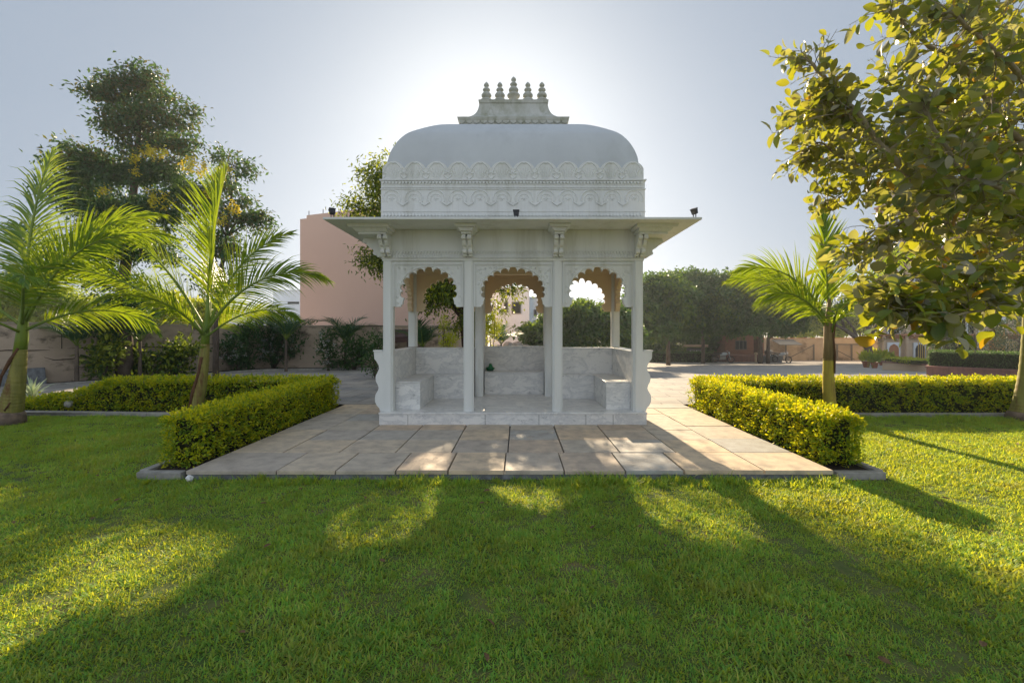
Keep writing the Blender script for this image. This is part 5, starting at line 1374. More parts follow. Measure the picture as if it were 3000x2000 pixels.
# garden board with pale characters behind the strip hedge
d = a.y + 1.8
o = empty('garden_sign', (P(2040, 1000, d).x, d, gz(12, d)), 0, 'dark garden board with small pale block marks under a stone lintel above the low hedge', 'sign')
Bx, Bz = o.location.x, o.location.z
def lx(px): return (px - CX) / F * d - Bx
def lz(py): return EYE - (py - HY) / F * d - Bz
b = MB(); b.box(lx(2012), lx(2064), 0.0, 0.06, 0.0, lz(1019)); b.build('board', M_GREY, o)
b = MB(); b.box(lx(2004), lx(2074), -0.08, 0.14, lz(1016), lz(1009)); b.build('lintel', M_CREAM, o)
b = MB()
for k in range(6):
    x0 = lx(2021 + k * 6); w_ = lx(2025) - lx(2021); za, zb = lz(1034), lz(1026)
    b.box(x0, x0 + 0.045, -0.03, -0.002, za, zb)
    if k % 2 == 0: b.box(x0 + 0.047, x0 + w_, -0.03, -0.002, za, za + 0.05)
    if k % 3 != 2: b.box(x0 + 0.047, x0 + w_, -0.03, -0.002, zb - 0.05, zb)
    else: b.box(x0 + w_ - 0.045, x0 + w_, -0.03, -0.002, za + 0.06, zb - 0.06)
b.build('lettering', M_PAPER, o)
# brick hut
d = 43.0
def rx(px): return (px - CX) / F * d
def rz(py): return EYE - (py - HY) / F * d
x0, x1 = rx(2125), rx(2208); zg = gz(x0, d)
o = empty('brick_hut', ((x0 + x1) / 2, d, zg), 0, 'small red brick hut with a dark square window under the spreading tree', 'hut')
xc = (x0 + x1) / 2; hw = (x1 - x0) / 2
b = MB(); b.box(-hw, hw, 0, 3.0, rz(1037) - zg, rz(975) - zg)
b.box(hw + 0.002, hw + 1.4, 0.8, 3.0, rz(1037) - zg, rz(985) - zg)
b.build('wall', M_BRICK, o)
b = MB(); b.box(-hw - 0.15, hw + 1.5, -0.2, 3.2, rz(975) - zg + 0.002, rz(970) - zg); b.build('roof', M_REDST, o)
b = MB(); b.box(rx(2154) - xc, rx(2187) - xc, -0.06, -0.002, rz(1024) - zg, rz(997) - zg); wf = b.build('window', M_GREY, o)
b = MB()
for k in range(3):
    w_ = (rx(2187) - rx(2154)) / 3
    b.box(rx(2154) - xc + k * w_ + 0.04, rx(2154) - xc + (k + 1) * w_ - 0.04, -0.08, -0.062, rz(1022) - zg, rz(999) - zg)
b.build('pane', M_DARKGLASS, wf)
b = MB(); b.box(hw + 0.25, hw + 1.05, 0.74, 0.798, rz(1037) - zg, rz(992) - zg); b.build('door', M_BARKD, o)
b = MB(); b.box(-hw - 0.4, hw + 0.9, -1.2, 3.1, -0.1, rz(1038) - zg); b.build('plinth', M_REDST, o)
# low stone bench
b = MB(); b.box(rx(2212), rx(2252), d - 2.2, d - 1.4, gz(20, d) - 0.1, rz(1042)); b.box(rx(2212) - 0.08, rx(2252) + 0.08, d - 2.28, d - 1.35, rz(1042) + 0.002, rz(1042) + 0.08)
tag(b.build('stone_bench', M_EDGE, bevel=0.02), 'low grey stone ledge right of the brick hut', 'bench')
b = MB(); p = P(2214, 1050, d - 2.6); b.tube([(p.x, p.y, gz(p.x, p.y)), (p.x, p.y, rz(1035))], 0.08, 8); b.lathe(p.x, p.y, [(0.05, 0), (0.13, 0.07), (0.13, 0.16), (0.05, 0.23)], 10, rz(1035))
tag(b.build('stone_post', M_CREAM, smooth=True), 'pale stone post with a rounded head beside the brick hut', 'post')
# white box
p = G(2262, 1060)
o = empty('white_box', (p.x, p.y, p.z), 0, 'bright white box standing in front of the stone ledge', 'box')
b = MB(); b.box(-0.33, 0.33, -0.25, 0.25, 0.02, 0.60); b.build('body', M_WHITEPLAST, o, bevel=0.02)
b = MB(); b.box(-0.36, 0.36, -0.28, 0.28, 0.602, 0.67); b.build('lid', M_WHITEPLAST, o, bevel=0.02)
o = empty('rubbish_bin', (p.x + 0.1, p.y + 0.8, p.z), 0, 'grey bin behind the bright white box', 'bin')
b = MB(); b.lathe(0, 0, [(0.28, 0), (0.34, 0.9), (0.36, 0.95)], 14); b.build('body', M_GREY, o)
b = MB(); b.lathe(0, 0, [(0.37, 0.952), (0.30, 1.05), (0.1, 1.1)], 14); b.build('lid', M_STEEL, o)
# motorbikes
def motorbike(loc, rz_, label):
    o = empty('motorbike', loc, rz_, label, 'motorbike', 'parked motorbikes')
    for x in (-0.63, 0.63):
        b = MB(); pts = [(x + 0.27 * math.cos(k * PI / 9), 0, 0.30 + 0.27 * math.sin(k * PI / 9)) for k in range(19)]
        b.tube(pts, 0.045, 6, cap=False); w_ = b.build('wheel', M_BLACK, o, smooth=True)
        b = MB()
        for k in range(6):
            a_ = k * PI / 3; b.tube([(x, 0, 0.30), (x + 0.24 * math.cos(a_), 0, 0.30 + 0.24 * math.sin(a_))], 0.012, 4)
        b.build('rim', M_STEEL, w_)
    b = MB(); b.prism([(-0.25, 0.62), (0.25, 0.66), (0.38, 0.78), (0.25, 0.92), (0.0, 0.90), (-0.15, 0.80)], 'y', -0.12, 0.12); b.build('fuel_tank', M_WHITEPLAST, o, bevel=0.04)
    b = MB(); b.prism([(-0.85, 0.86), (-0.80, 0.80), (-0.05, 0.74), (0.0, 0.82), (-0.4, 0.84)], 'y', -0.13, 0.13); b.build('seat', M_BLACK, o, bevel=0.03)
    b = MB(); b.box(-0.22, 0.22, -0.14, 0.14, 0.28, 0.60); b.tube([(0.1, 0.16, 0.3), (-0.3, 0.18, 0.26), (-0.85, 0.18, 0.36)], 0.045, 8); b.build('engine', M_STEEL, o, bevel=0.02)
    b = MB(); b.tube([(0.63, 0.07, 0.30), (0.42, 0.07, 0.98)], 0.025, 6); b.tube([(0.63, -0.07, 0.30), (0.42, -0.07, 0.98)], 0.025, 6)
    b.tube([(0.30, -0.36, 1.06), (0.40, 0, 1.0), (0.30, 0.36, 1.06)], 0.018, 6); b.build('handlebar', M_STEEL, o)
    b = MB(); b.lathe(0, 0, [(0.04, -0.06), (0.09, -0.02), (0.095, 0.05)], 12, 0); 
    b2 = MB(); b2.M = T((0.50, 0, 0.86)) @ Matrix.Rotation(PI / 2, 4, 'Y'); b2.lathe(0, 0, [(0.04, -0.08), (0.09, -0.02), (0.095, 0.05)], 12, 0); b2.build('headlight', M_WHITEPLAST, o)
    b = MB(); b.prism([(-0.95, 0.55), (-0.55, 0.66), (-0.3, 0.64), (-0.3, 0.70), (-0.6, 0.74), (-0.97, 0.66)], 'y', -0.07, 0.07); b.build('mudguard', M_BLACK, o)
    return o
p = G(2118, 1062); motorbike((p.x, p.y, p.z), R(-35), 'motorbike with a white fuel tank parked in front of the brick hut')
p = G(2290, 1062); m2 = motorbike((p.x, p.y, p.z), R(-65), 'motorbike parked nose-on right of the bright white box')
# right boundary wall, posts and braces
a = G(2235, 1054); c = G(2600, 1054); dw = 49.0
xa, xb = (2235 - CX) / F * dw, (2620 - CX) / F * dw
w, B = wall_run('far_wall', 'cream boundary wall at the back right of the courtyard', [(xa, dw, gz(20, dw)), (xb, dw, gz(30, dw))], EYE - (991 - HY) / F * dw - gz(20, dw), 0.25, M_WALLR, ((xa + xb) / 2, dw, gz(20, dw)), cap=True, capm=M_TERRA)
for i, (px, br) in enumerate(((2302, 0), (2384, -1), (2453, 2), (2495, 0))):
    dd = dw - 0.5; x = (px - CX) / F * dd; z0 = gz(x, dd); zt_ = EYE - (1008 - HY) / F * dd
    o = empty('steel_post', (x, dd, z0), 0, ['plain steel post left of the right palm trunk, nearest the brick hut', 'steel post with a long brace just left of the right palm trunk', 'steel post with two braces just right of the right palm trunk', 'plain steel post left of the bare-limbed tree'][i], 'post', 'steel posts along the back right wall')
    b = MB(); b.box(-0.07, 0.07, -0.05, 0.05, 0, zt_ - z0); b.build('upright', M_GREY, o)
    if br:
        b = MB()
        for s in ((-1,) if br == -1 else (-1, 1)): b.tube([(0, -0.08, (zt_ - z0) * (0.95 if br < 0 else 0.6)), (s * (3.0 if br < 0 else 1.8), -0.08, 0.1)], 0.045, 5)
        b.build('brace', M_GREY, o)
b = MB(); dd = dw - 0.4; b.box((2436 - CX) / F * dd, (2530 - CX) / F * dd, dd, dd + 0.1, EYE - (1010 - HY) / F * dd, EYE - (1007 - HY) / F * dd)
tag(b.build('steel_rail', M_GREY), 'dark horizontal rail on the far wall right of the right palm', 'rail')
b = MB(); dd = dw - 1.0; x0 = (2270 - CX) / F * dd; x1 = (2335 - CX) / F * dd; zz = EYE - (1003 - HY) / F * dd
b.add([(x0, dd - 1.0, zz - 0.25), (x1, dd - 1.0, zz - 0.25), (x1, dd + 0.6, zz + 0.25), (x0, dd + 0.6, zz + 0.25), (x0, dd - 1.0, zz - 0.20), (x1, dd - 1.0, zz - 0.20), (x1, dd + 0.6, zz + 0.30), (x0, dd + 0.6, zz + 0.30)],
      [(0, 3, 2, 1), (4, 5, 6, 7), (0, 1, 5, 4), (1, 2, 6, 5), (2, 3, 7, 6), (3, 0, 4, 7)])
tag(b.build('sheet_awning', M_GREY), 'grey sheet awning against the far wall', 'awning')

# planters, pots, topiary, railing, ornate building
def stone_planter(label, p0, p1, dp, h, mt):
    x0, y0 = p0.x, p0.y; x1, y1 = p1.x, p1.y; z0 = min(p0.z, p1.z)
    B = ((x0 + x1) / 2, (y0 + y1) / 2, z0)
    o = empty('stone_planter', B, 0, label, 'planter')
    L = math.hypot(x1 - x0, y1 - y0); rot = math.atan2(y1 - y0, x1 - x0)
    b = MB(); block(b, (x0, y0), L, dp, -0.2, h, rot, B); b.build('wall', mt, o)
    b = MB(); u = Vector((math.cos(rot), math.sin(rot))); v = Vector((-u.y, u.x)); cc = Vector((x0, y0)) - u * 0.05 - v * 0.05
    block(b, (cc.x, cc.y), L + 0.1, dp + 0.1, h + 0.002, h + 0.07, rot, B); b.build('coping', M_REDST, o)
    return o
a = G(2714, 1101); c = G(3060, 1112)
stone_planter('long dark red stone planter on the right with a clipped hedge on it', a, c, 1.6, 0.36, M_REDST)
dm = (a.y + c.y) / 2
simple_hedge('planter_hedge', 'clipped green hedge growing in the long red stone planter', (a.x + 0.25, a.y + 0.2), (c.x, c.y + 0.2), 1.2, 0.62, L_FAR, 151, leafsz=0.055, dens=900, z0f=lambda x, y: a.z + 0.42)
a2 = G(2585, 1083); c2 = G(2716, 1089)
stone_planter('short pale stone planter with low greenery left of the long red one', a2, c2, 2.0, 0.42, M_CREAM)
simple_hedge('planter_hedge', 'low bright green plants in the short pale stone planter', (a2.x + 0.3, a2.y + 0.3), (c2.x - 0.6, c2.y + 0.3), 1.2, 0.22, L_YG, 152, leafsz=0.07, dens=400, z0f=lambda x, y: a2.z + 0.46)
# flower pots
for i, (px, py, s) in enumerate(((2538, 1072, 1.0), (2562, 1074, 0.9), (2585, 1066, 1.1), (2604, 1062, 0.95), (2560, 1058, 1.2))):
    p = G(px, py + 4)
    o = empty('flower_pot', (p.x, p.y, p.z), 0, ['leftmost potted grassy plant of the cluster by the planter', 'second potted plant from the left, at the front of the cluster', 'potted plant touching the left end of the pale planter', 'potted plant rising behind the pale planter', 'tallest potted plant at the back of the cluster'][i], 'pot plant', 'potted plants by the pale planter')
    b = MB(); b.lathe(0, 0, [(0.14 * s, 0), (0.22 * s, 0.32 * s), (0.25 * s, 0.33 * s), (0.25 * s, 0.38 * s)], 12); b.build('pot', M_POT, o)
    rng = np.random.default_rng(160 + i); n = 160
    pos = rng.normal(0, 0.12 * s, (n, 3)) + np.array([0, 0, 0.55 * s]); dr = unit(pos - np.array([0, 0, 0.35 * s])) + np.array([0, 0, 0.3])
    leaves('foliage', pos, dr, 0.34 * s * rng.uniform(.6, 1.2, n), 0.22, L_YG if i % 2 == 0 else L_BRIGHT, o, 'ov', rng)
# topiary
for i, (px, py, r_, d) in enumerate(((2858, 985, 62, 27), (2778, 1000, 40, 29), (2985, 985, 55, 27), (2820, 1010, 26, 25))):
    c = P(px, py, d); rr = r_ / F * d; z0 = gz(c.x, d)
    o = empty('topiary_bush', (c.x, d, z0), 0, ['large round topiary left of the orange pillar', 'round topiary beside the yellow railing', 'large round topiary behind the right edge palm trunk', 'small dark topiary between the two round ones'][i], 'topiary', 'round clipped bushes before the ornate building')
    b = MB(); b.tube([(0, 0, -0.05), (0, 0, c.z - z0)], 0.06, 6); b.build('trunk', M_BARK, o)
    rng = np.random.default_rng(170 + i); n = 3600
    dv = unit(rng.normal(0, 1, (n, 3))); pos = dv * rr * (rng.random(n) ** 0.12)[:, None] * np.array([1, 1, 1.05]) + np.array([0, 0, c.z - z0])
    leaves('crown', pos, dv + rng.normal(0, .6, (n, 3)), 0.10 * rng.uniform(.6, 1.2, n), 0.5, L_TOPI, o, 'ov', rng)
# railing
a = G(2690, 1062); d = 36.0
x0, x1 = (2690 - CX) / F * d, (3100 - CX) / F * d; z0 = gz(x0, d)
o = empty('railing', (x0, d, z0), 0, 'yellow metal railing in front of the ornate building', 'railing')
b = MB(); zt_ = EYE - (1000 - HY) / F * d - z0
b.box(0, x1 - x0, -0.03, 0.03, zt_ - 0.06, zt_); b.box(0, x1 - x0, -0.03, 0.03, 0.15, 0.2)
b.build('rail', M_YELLOW, o)
b = MB(); x = 0.0
while x < x1 - x0: b.box(x, x + 0.035, -0.02, 0.02, 0.205, zt_ - 0.065); x += 0.16
bb_ = b.build('bars', M_YELLOW, o); 
# ornate building
d = 38.0; bx0 = (2572 - CX) / F * d; z0 = gz(bx0, d)
o = empty('ornate_building', (bx0, d, z0), 0, 'tall cream carved building with brown cornices behind the broad-leaved branches', 'building')
H = EYE - (560 - HY) / F * d - z0
b = MB(); b.prism([(0, 0), (16, 0), (16, 8), (6.9, 8)], 'z', -0.2, H); b.build('wall', M_CREAM, o)
b = MB()
for k in range(6):
    z = 2.3 + k * 2.1
    if z > H: break
    b.box(-0.35, 16.3, -0.45, -0.002, z, z + 0.16); b.box(-0.2, 16.2, -0.25, -0.002, z - 0.22, z - 0.002)
b.build('cornice', M_TERRA, o)
zz = 0.3
for k in range(6):
    if zz + 1.5 > H: break
    for j in range(7):
        xx = 0.7 + j * 2.2
        f = MB(); f.box(xx, xx + 1.1, -0.10, -0.004, zz, zz + 1.45); fo = f.build('window', M_HOUSE, o)
        g = MB(); g.prism([(xx + 0.15, zz + 0.1), (xx + 0.95, zz + 0.1), (xx + 0.95, zz + 0.9), (xx + 0.85, zz + 1.15), (xx + 0.55, zz + 1.32), (xx + 0.25, zz + 1.15), (xx + 0.15, zz + 0.9)], 'y', -0.12, -0.101); g.build('pane', M_DARKGLASS if (j + k) % 3 else M_TERRA, fo)
    zz += 2.1
b = MB()
for j in range(9): b.lathe(0.25 + j * 1.9, -0.3, [(0.16, 0), (0.12, 0.2), (0.11, H - 0.4), (0.2, H - 0.1)], 10)
b.build('pilasters', M_CREAM, o)
b = MB(); dd = 33.0; x = (2933 - CX) / F * dd; b.box(x - 0.3, x + 0.3, dd, dd + 0.6, gz(x, dd) - 0.1, EYE - (955 - HY) / F * dd); b.box(x - 0.4, x + 0.4, dd - 0.1, dd + 0.7, EYE - (955 - HY) / F * dd + 0.002, EYE - (955 - HY) / F * dd + 0.2)
tag(b.build('gate_pillar', mat('orange_stone', (0.50, 0.24, 0.07), rough=0.85)), 'square orange pillar between the round topiaries', 'pillar')

# ------------------------------------------------------------------ broad-leaved tree reaching in from the right
def broad_tree():
    rng = np.random.default_rng(201); rd = random.Random(201)
    base = (6.9, 5.2, -0.1); B = np.array(base)
    o = empty('broadleaf_tree', base, 0, 'broad-leaved tree whose branches hang into the upper right with yellowing leaves', 'tree')
    W = MB(); L = MB()
    def q(px, py, d): return np.array(P(px, py, d)) - B
    W.tube([(0, 0, -0.05), (0.02, 0, 0.9), (-0.03, 0, 1.8), (0.05, 0, 2.8), (0.0, 0, 3.8), (0.1, 0.1, 4.8)], [0.14, 0.12, 0.11, 0.09, 0.06, 0.03], 12)
    W.build('trunk', M_BARK, o, smooth=True)
    br = [
     ([(3120, 520, 5.1), (2960, 380, 4.9), (2830, 210, 4.7), (2700, 115, 4.5), (2600, 30, 4.4)], 0.030),
     ([(3120, 640, 5.1), (2900, 625, 4.7), (2780, 590, 4.5), (2620, 470, 4.5), (2520, 340, 4.6), (2430, 245, 4.7), (2360, 165, 4.8)], 0.034),
     ([(3120, 560, 5.2), (2950, 450, 5.4), (2740, 440, 5.5), (2560, 420, 5.6), (2440, 375, 5.7), (2350, 330, 5.7)], 0.028),
     ([(2780, 590, 4.5), (2620, 500, 4.9), (2480, 470, 5.1), (2400, 420, 5.2), (2350, 450, 5.3)], 0.016),
     ([(3120, 700, 5.0), (2880, 680, 4.6), (2700, 640, 4.4), (2580, 680, 4.4), (2500, 730, 4.5)], 0.018),
     ([(3120, 700, 5.0), (2950, 740, 4.2), (2820, 800, 4.0), (2680, 850, 4.0), (2580, 870, 4.1)], 0.020),
     ([(3120, 740, 5.0), (2950, 810, 4.2), (2850, 850, 3.9), (2700, 870, 3.8), (2590, 865, 3.8)], 0.018),
     ([(3120, 770, 5.0), (3000, 830, 4.3), (2880, 905, 3.8), (2750, 930, 3.7), (2650, 930, 3.7)], 0.014),
     ([(3120, 420, 5.1), (3000, 240, 4.3), (2880, 120, 4.0), (2780, 30, 3.9)], 0.026),
     ([(3120, 600, 5.1), (2960, 560, 4.0), (2840, 520, 3.8), (2740, 380, 3.8), (2700, 300, 3.9)], 0.022),
     ([(2950, 450, 5.4), (2800, 350, 5.2), (2680, 300, 5.2), (2610, 220, 5.2)], 0.018),
     ([(2500, 330, 4.6), (2450, 330, 4.7), (2400, 300, 4.8)], 0.010),
     ([(2560, 420, 5.6), (2500, 540, 5.4), (2420, 590, 5.4)], 0.010),
     ([(3120, 640, 5.1), (3000, 700, 5.8), (2850, 740, 6.0), (2720, 740, 6.2)], 0.02)]
    paths = []
    for pts, r0 in br:
        cp = catmull([tuple(q(*p)) for p in pts], 5)
        cp = [tuple(np.array(c) + rng.normal(0, 0.006, 3)) for c in cp]
        L.tube([tuple(c) for c in cp], list(np.linspace(r0 * 1.3, r0 * 0.4, len(cp))), 7)
        paths.append(np.array(cp))
    pos = []; dr = []; sz = []; mi = []; up = []
    def twig(p, d, ln, nl, s):
        pts = [p]; dd = d.copy()
        for k in range(4):
            dd = unit(dd + rng.normal(0, 0.18, 3) + np.array([0, 0, -0.05])); pts.append(pts[-1] + dd * ln / 4)
        L.tube([tuple(x) for x in pts], list(np.linspace(0.006, 0.002, 5)), 3, cap=False)
        pts = np.array(pts)
        for k in range(nl):
            t = (k + 0.6) / nl * 4; i = min(int(t), 3); pp_ = pts[i] + (pts[i + 1] - pts[i]) * (t - i)
            sd = unit(np.cross(dd, rng.normal(0, 1, 3)))
            ld = unit(dd * 0.5 + sd * 0.9 + np.array([0, 0, -0.15]))
            L.tube([tuple(pp_), tuple(pp_ + ld * 0.03)], 0.0018, 3, cap=False)
            pos.append(pp_ + ld * 0.028); dr.append(ld); sz.append(s * rng.uniform(0.55, 1.2) * (1.15 if pp_[2] < 2.3 else 1.0)); mi.append(1 if rng.random() < 0.02 else 0)
    for pth in paths:
        seg = len(pth)
        for k in range(2, seg):
            t = k / seg
            for _ in range(3):
                d_ = unit(pth[min(k, seg - 1)] - pth[k - 1])
                sd = unit(np.cross(d_, rng.normal(0, 1, 3)))
                twig(pth[k - 1] + (pth[k] - pth[k - 1]) * rng.random() if k < seg else pth[-1], unit(d_ * 0.7 + sd), rng.uniform(0.16, 0.42), rd.randint(4, 7), 0.128)
        twig(pth[-1], unit(pth[-1] - pth[-2]), 0.3, 8, 0.10)
    # limbs on the far side of the trunk carry the rest of the crown
    for (ex, ey, ez, sz_) in ((1.6, 0.3, 3.4, 1.9), (1.2, 1.5, 4.2, 2.6), (0.6, -1.2, 3.6, 2.2), (1.7, -0.6, 4.6, 2.9), (0.2, 0.9, 5.2, 3.2), (-0.4, -0.3, 5.0, 3.0), (0.9, 0.2, 5.5, 3.6), (-0.3, 1.2, 4.0, 2.4), (0.0, -0.8, 2.9, 1.8)):
        cp = catmull([(0.0, 0, sz_ * 0.9), (ex * 0.4, ey * 0.4, sz_ + 0.3), (ex * 0.8, ey * 0.8, (sz_ + ez) / 2 + 0.2), (ex, ey, ez)], 4)
        L.tube([tuple(c) for c in cp], list(np.linspace(0.045, 0.012, len(cp))), 7)
        cp = np.array(cp)
        for _ in range(46):
            c = np.array([ex, ey, ez]) + unit(rng.normal(0, 1, 3)) * rng.random() ** 0.5 * np.array([0.75, 0.75, 0.6])
            j = rng.integers(len(cp) // 2, len(cp)); L.tube([tuple(cp[j]), tuple((cp[j] + c) / 2 + rng.normal(0, 0.05, 3)), tuple(c)], [0.008, 0.006, 0.003], 3, cap=False)
            twig(c, unit(c - cp[j] + rng.normal(0, 0.3, 3)), rng.uniform(0.2, 0.4), rd.randint(5, 8), 0.14)
    for p0_ in [pth[0] for pth in paths if pth[0][0] > -1.4]:
        hz_ = min(4.2, max(1.6, p0_[2] - 0.4)); L.tube([(0.0, 0.0, hz_), tuple(np.array([p0_[0] * 0.5, p0_[1] * 0.5, (hz_ + p0_[2]) / 2 + 0.08])), tuple(p0_)], [0.05, 0.045, 0.035], 7)
    # fill of the inner crown
    fills = [(2960, 60, 170, 150, 80), (2780, 60, 90, 80, 26), (2930, 250, 150, 130, 80), (2760, 300, 90, 90, 30), (2950, 440, 130, 110, 80), (2780, 470, 110, 90, 52), (2640, 440, 80, 60, 22), (2520, 400, 80, 50, 18), (2420, 350, 70, 50, 16),
             (2900, 590, 150, 90, 80), (2720, 600, 90, 70, 30), (2620, 540, 50, 50, 12), (2950, 720, 100, 80, 34), (2800, 680, 80, 60, 12), (2960, 840, 60, 60, 10), (2450, 450, 60, 40, 8), (2350, 340, 60, 50, 12), (2560, 530, 50, 40, 8), (2870, 790, 60, 40, 8)]
    allp = np.concatenate(paths)
    for (px, py, rx_, ry_, n) in fills:
        for _ in range(int(n * 0.36)):
            a_ = rd.uniform(0, 2 * PI); qq = rd.random() ** 0.5; d = rd.uniform(4.0, 6.8)
            c = q(px + rx_ * qq * math.cos(a_), py + ry_ * qq * math.sin(a_), d)
            j = np.argmin(np.linalg.norm(allp - c, axis=1)); s = allp[j]
            if np.linalg.norm(c - s) > 0.15:
                m_ = (c + s) / 2 + rng.normal(0, 0.05, 3); L.tube([tuple(s), tuple(m_), tuple(c)], [0.008, 0.006, 0.003], 3, cap=False)
            for _k in range(2): twig(c, unit(unit(c - s) + rng.normal(0, 0.7, 3)), rng.uniform(0.15, 0.35), rd.randint(5, 8), 0.140)
    L.build('branches', M_TWIG, o, smooth=True)
    leaves('foliage', np.array(pos), np.array(dr), np.array(sz), rng.uniform(0.42, 0.80, len(pos)), None, o, 'bg', rng, mats=[L_BIG, L_BIGY], midx=mi, roll=1.2)
    return o
broad_tree()

# ------------------------------------------------------------------ grass
def tuft(name, n, rad, h, seed, w=0.0028, lean=0.7):
    rng = np.random.default_rng(seed); V = []; sizes = []; idx = []
    for k in range(n):
        a = rng.uniform(0, 2 * PI); r = rad * math.sqrt(rng.random()); p = np.array([r * math.cos(a), r * math.sin(a), -0.005])
        az = rng.uniform(0, 2 * PI); el = rng.uniform(1.5 - lean, 1.5); hh = h * rng.uniform(0.45, 1.2); ww = w * rng.uniform(0.7, 1.3)
        sd = np.array([-math.sin(az), math.cos(az), 0]); b0 = len(V)
        for j in range(4):
            wj = ww * (1, 0.9, 0.6, 0.05)[j]
            V += [p - sd * wj, p + sd * wj]
            p = p + np.array([math.cos(az) * math.cos(el), math.sin(az) * math.cos(el), math.sin(el)]) * hh / 3; el -= rng.uniform(0.15, 0.5)
        for j in range(3): idx += [b0 + 2 * j, b0 + 2 * j + 1, b0 + 2 * j + 3, b0 + 2 * j + 2]; sizes.append(4)
    o = np_mesh(name, V, sizes, idx, L_BLADE)
    COL.objects.unlink(o)
    return o
tc = bpy.data.collections.new('grass_tufts')
for i in range(5): tc.objects.link(tuft('grass_tuft', 46, 0.075, 0.034, 300 + i, lean=1.1))
tl = bpy.data.collections.new('grass_tall_tufts')
for i in range(3): tl.objects.link(tuft('grass_tall_tuft', 40, 0.055, 0.085, 320 + i, w=0.003, lean=0.8))

def grass(name, polys, dens, coll, seed, smin, smax):
    b = MB()
    for p in polys: b.add([(x, y, -0.098) for x, y in p], [tuple(range(len(p)))])
    o = b.build(name, L_BLADE)
    ng = bpy.data.node_groups.new(name + '_scatter', 'GeometryNodeTree')
    ng.interface.new_socket('Geometry', in_out='INPUT', socket_type='NodeSocketGeometry')
    ng.interface.new_socket('Geometry', in_out='OUTPUT', socket_type='NodeSocketGeometry')
    nd, lk = ng.nodes, ng.links
    gi = nd.new('NodeGroupInput'); go = nd.new('NodeGroupOutput')
    dp = nd.new('GeometryNodeDistributePointsOnFaces'); dp.inputs['Density'].default_value = dens; dp.inputs['Seed'].default_value = seed
    ci = nd.new('GeometryNodeCollectionInfo'); ci.inputs['Collection'].default_value = coll; ci.inputs['Separate Children'].default_value = True; ci.inputs['Reset Children'].default_value = True
    io = nd.new('GeometryNodeInstanceOnPoints'); io.inputs['Pick Instance'].default_value = True
    rv = nd.new('FunctionNodeRandomValue'); rv.data_type = 'FLOAT_VECTOR'; rv.inputs[0].default_value = (-0.12, -0.12, 0); rv.inputs[1].default_value = (0.12, 0.12, 2 * PI)
    rs = nd.new('FunctionNodeRandomValue'); rs.data_type = 'FLOAT'
    for s_ in rs.inputs:
        if s_.name == 'Min' and s_.type == 'VALUE': s_.default_value = smin
        if s_.name == 'Max' and s_.type == 'VALUE': s_.default_value = smax
    lk.new(gi.outputs[0], dp.inputs['Mesh']); lk.new(dp.outputs['Points'], io.inputs['Points']); lk.new(ci.outputs[0], io.inputs['Instance'])
    # taller where the noise says so, which makes the lawn uneven
    ps = nd.new('GeometryNodeInputPosition'); no = nd.new('ShaderNodeTexNoise'); no.inputs['Scale'].default_value = 1.1; no.inputs['Detail'].default_value = 3.0
    mr = nd.new('ShaderNodeMapRange'); mr.inputs['From Min'].default_value = 0.35; mr.inputs['From Max'].default_value = 0.7; mr.inputs['To Min'].default_value = 0.72; mr.inputs['To Max'].default_value = 1.75
    mu = nd.new('ShaderNodeMath'); mu.operation = 'MULTIPLY'
    lk.new(ps.outputs[0], no.inputs['Vector']); lk.new(no.outputs[0], mr.inputs[0]); lk.new(mr.outputs[0], mu.inputs[0]); lk.new(rs.outputs[1], mu.inputs[1])
    lk.new(rv.outputs[0], io.inputs['Rotation']); lk.new(mu.outputs[0], io.inputs['Scale']); lk.new(io.outputs[0], go.inputs[0])
    md = o.modifiers.new('scatter', 'NODES'); md.node_group = ng
    tag(o, kind='stuff')
    return o
grass('grass', [[(-6.0, 0.9), (7.0, 0.9), (9.0, 4.86), (-8.0, 4.86)]], 300, tc, 1, 0.75, 1.25)
grass('far_grass', [[(-4.20, 4.86), (-4.20, 8.55), (-11.5, 8.55), (-11.5, 4.86)], [(4.05, 4.86), (13.0, 4.86), (13.0, 8.48), (4.05, 8.48)], [(9.0, 4.85), (7.6, 2.0), (13.0, 2.0), (13.0, 4.85)], [(-8.0, 4.85), (-11.5, 4.85), (-11.5, 3.0), (-7.0, 3.0)]], 200, tc, 2, 0.9, 1.5)
grass('edge_grass', [[(-4.4, 4.74), (3.5, 4.74), (3.5, 4.90), (-4.4, 4.90)], [(0.0, 4.66), (3.5, 4.66), (3.5, 4.90), (0.0, 4.90)], [(-8.2, 8.35), (-4.4, 8.35), (-4.4, 8.52), (-8.2, 8.52)], [(4.2, 8.0), (10.0, 8.0), (10.0, 8.45), (4.2, 8.45)]], 110, tl, 3, 0.6, 1.3)

grass('coarse_grass', [[(-4.4, 1.2), (4.4, 1.2), (10.0, 4.7), (-9.5, 4.7)], [(4.2, 4.7), (10.0, 4.7), (10.0, 8.3), (4.2, 8.3)]], 9, tl, 5, 0.25, 0.65)
rng = np.random.default_rng(77)
n = 150
fx = rng.uniform(-6, 9, n); fy = rng.uniform(1.6, 8.2, n)
k = ~((fx > -4.5) & (fx < 4.2) & (fy > 4.7)); fx, fy = fx[k], fy[k]; n = len(fx)
M_DRY = mat('dry_leaf', (0.20, 0.12, 0.05), (0.11, 0.065, 0.03), scale=30, rough=0.8)
tag(leaves('fallen_leaves', np.stack([fx, fy, np.full(n, -0.068)], 1), np.stack([rng.normal(0, 1, n), rng.normal(0, 1, n), rng.normal(0, 0.15, n)], 1), rng.uniform(0.03, 0.075, n), 0.55, M_DRY, None, 'ov', rng, roll=0.5), kind='stuff')

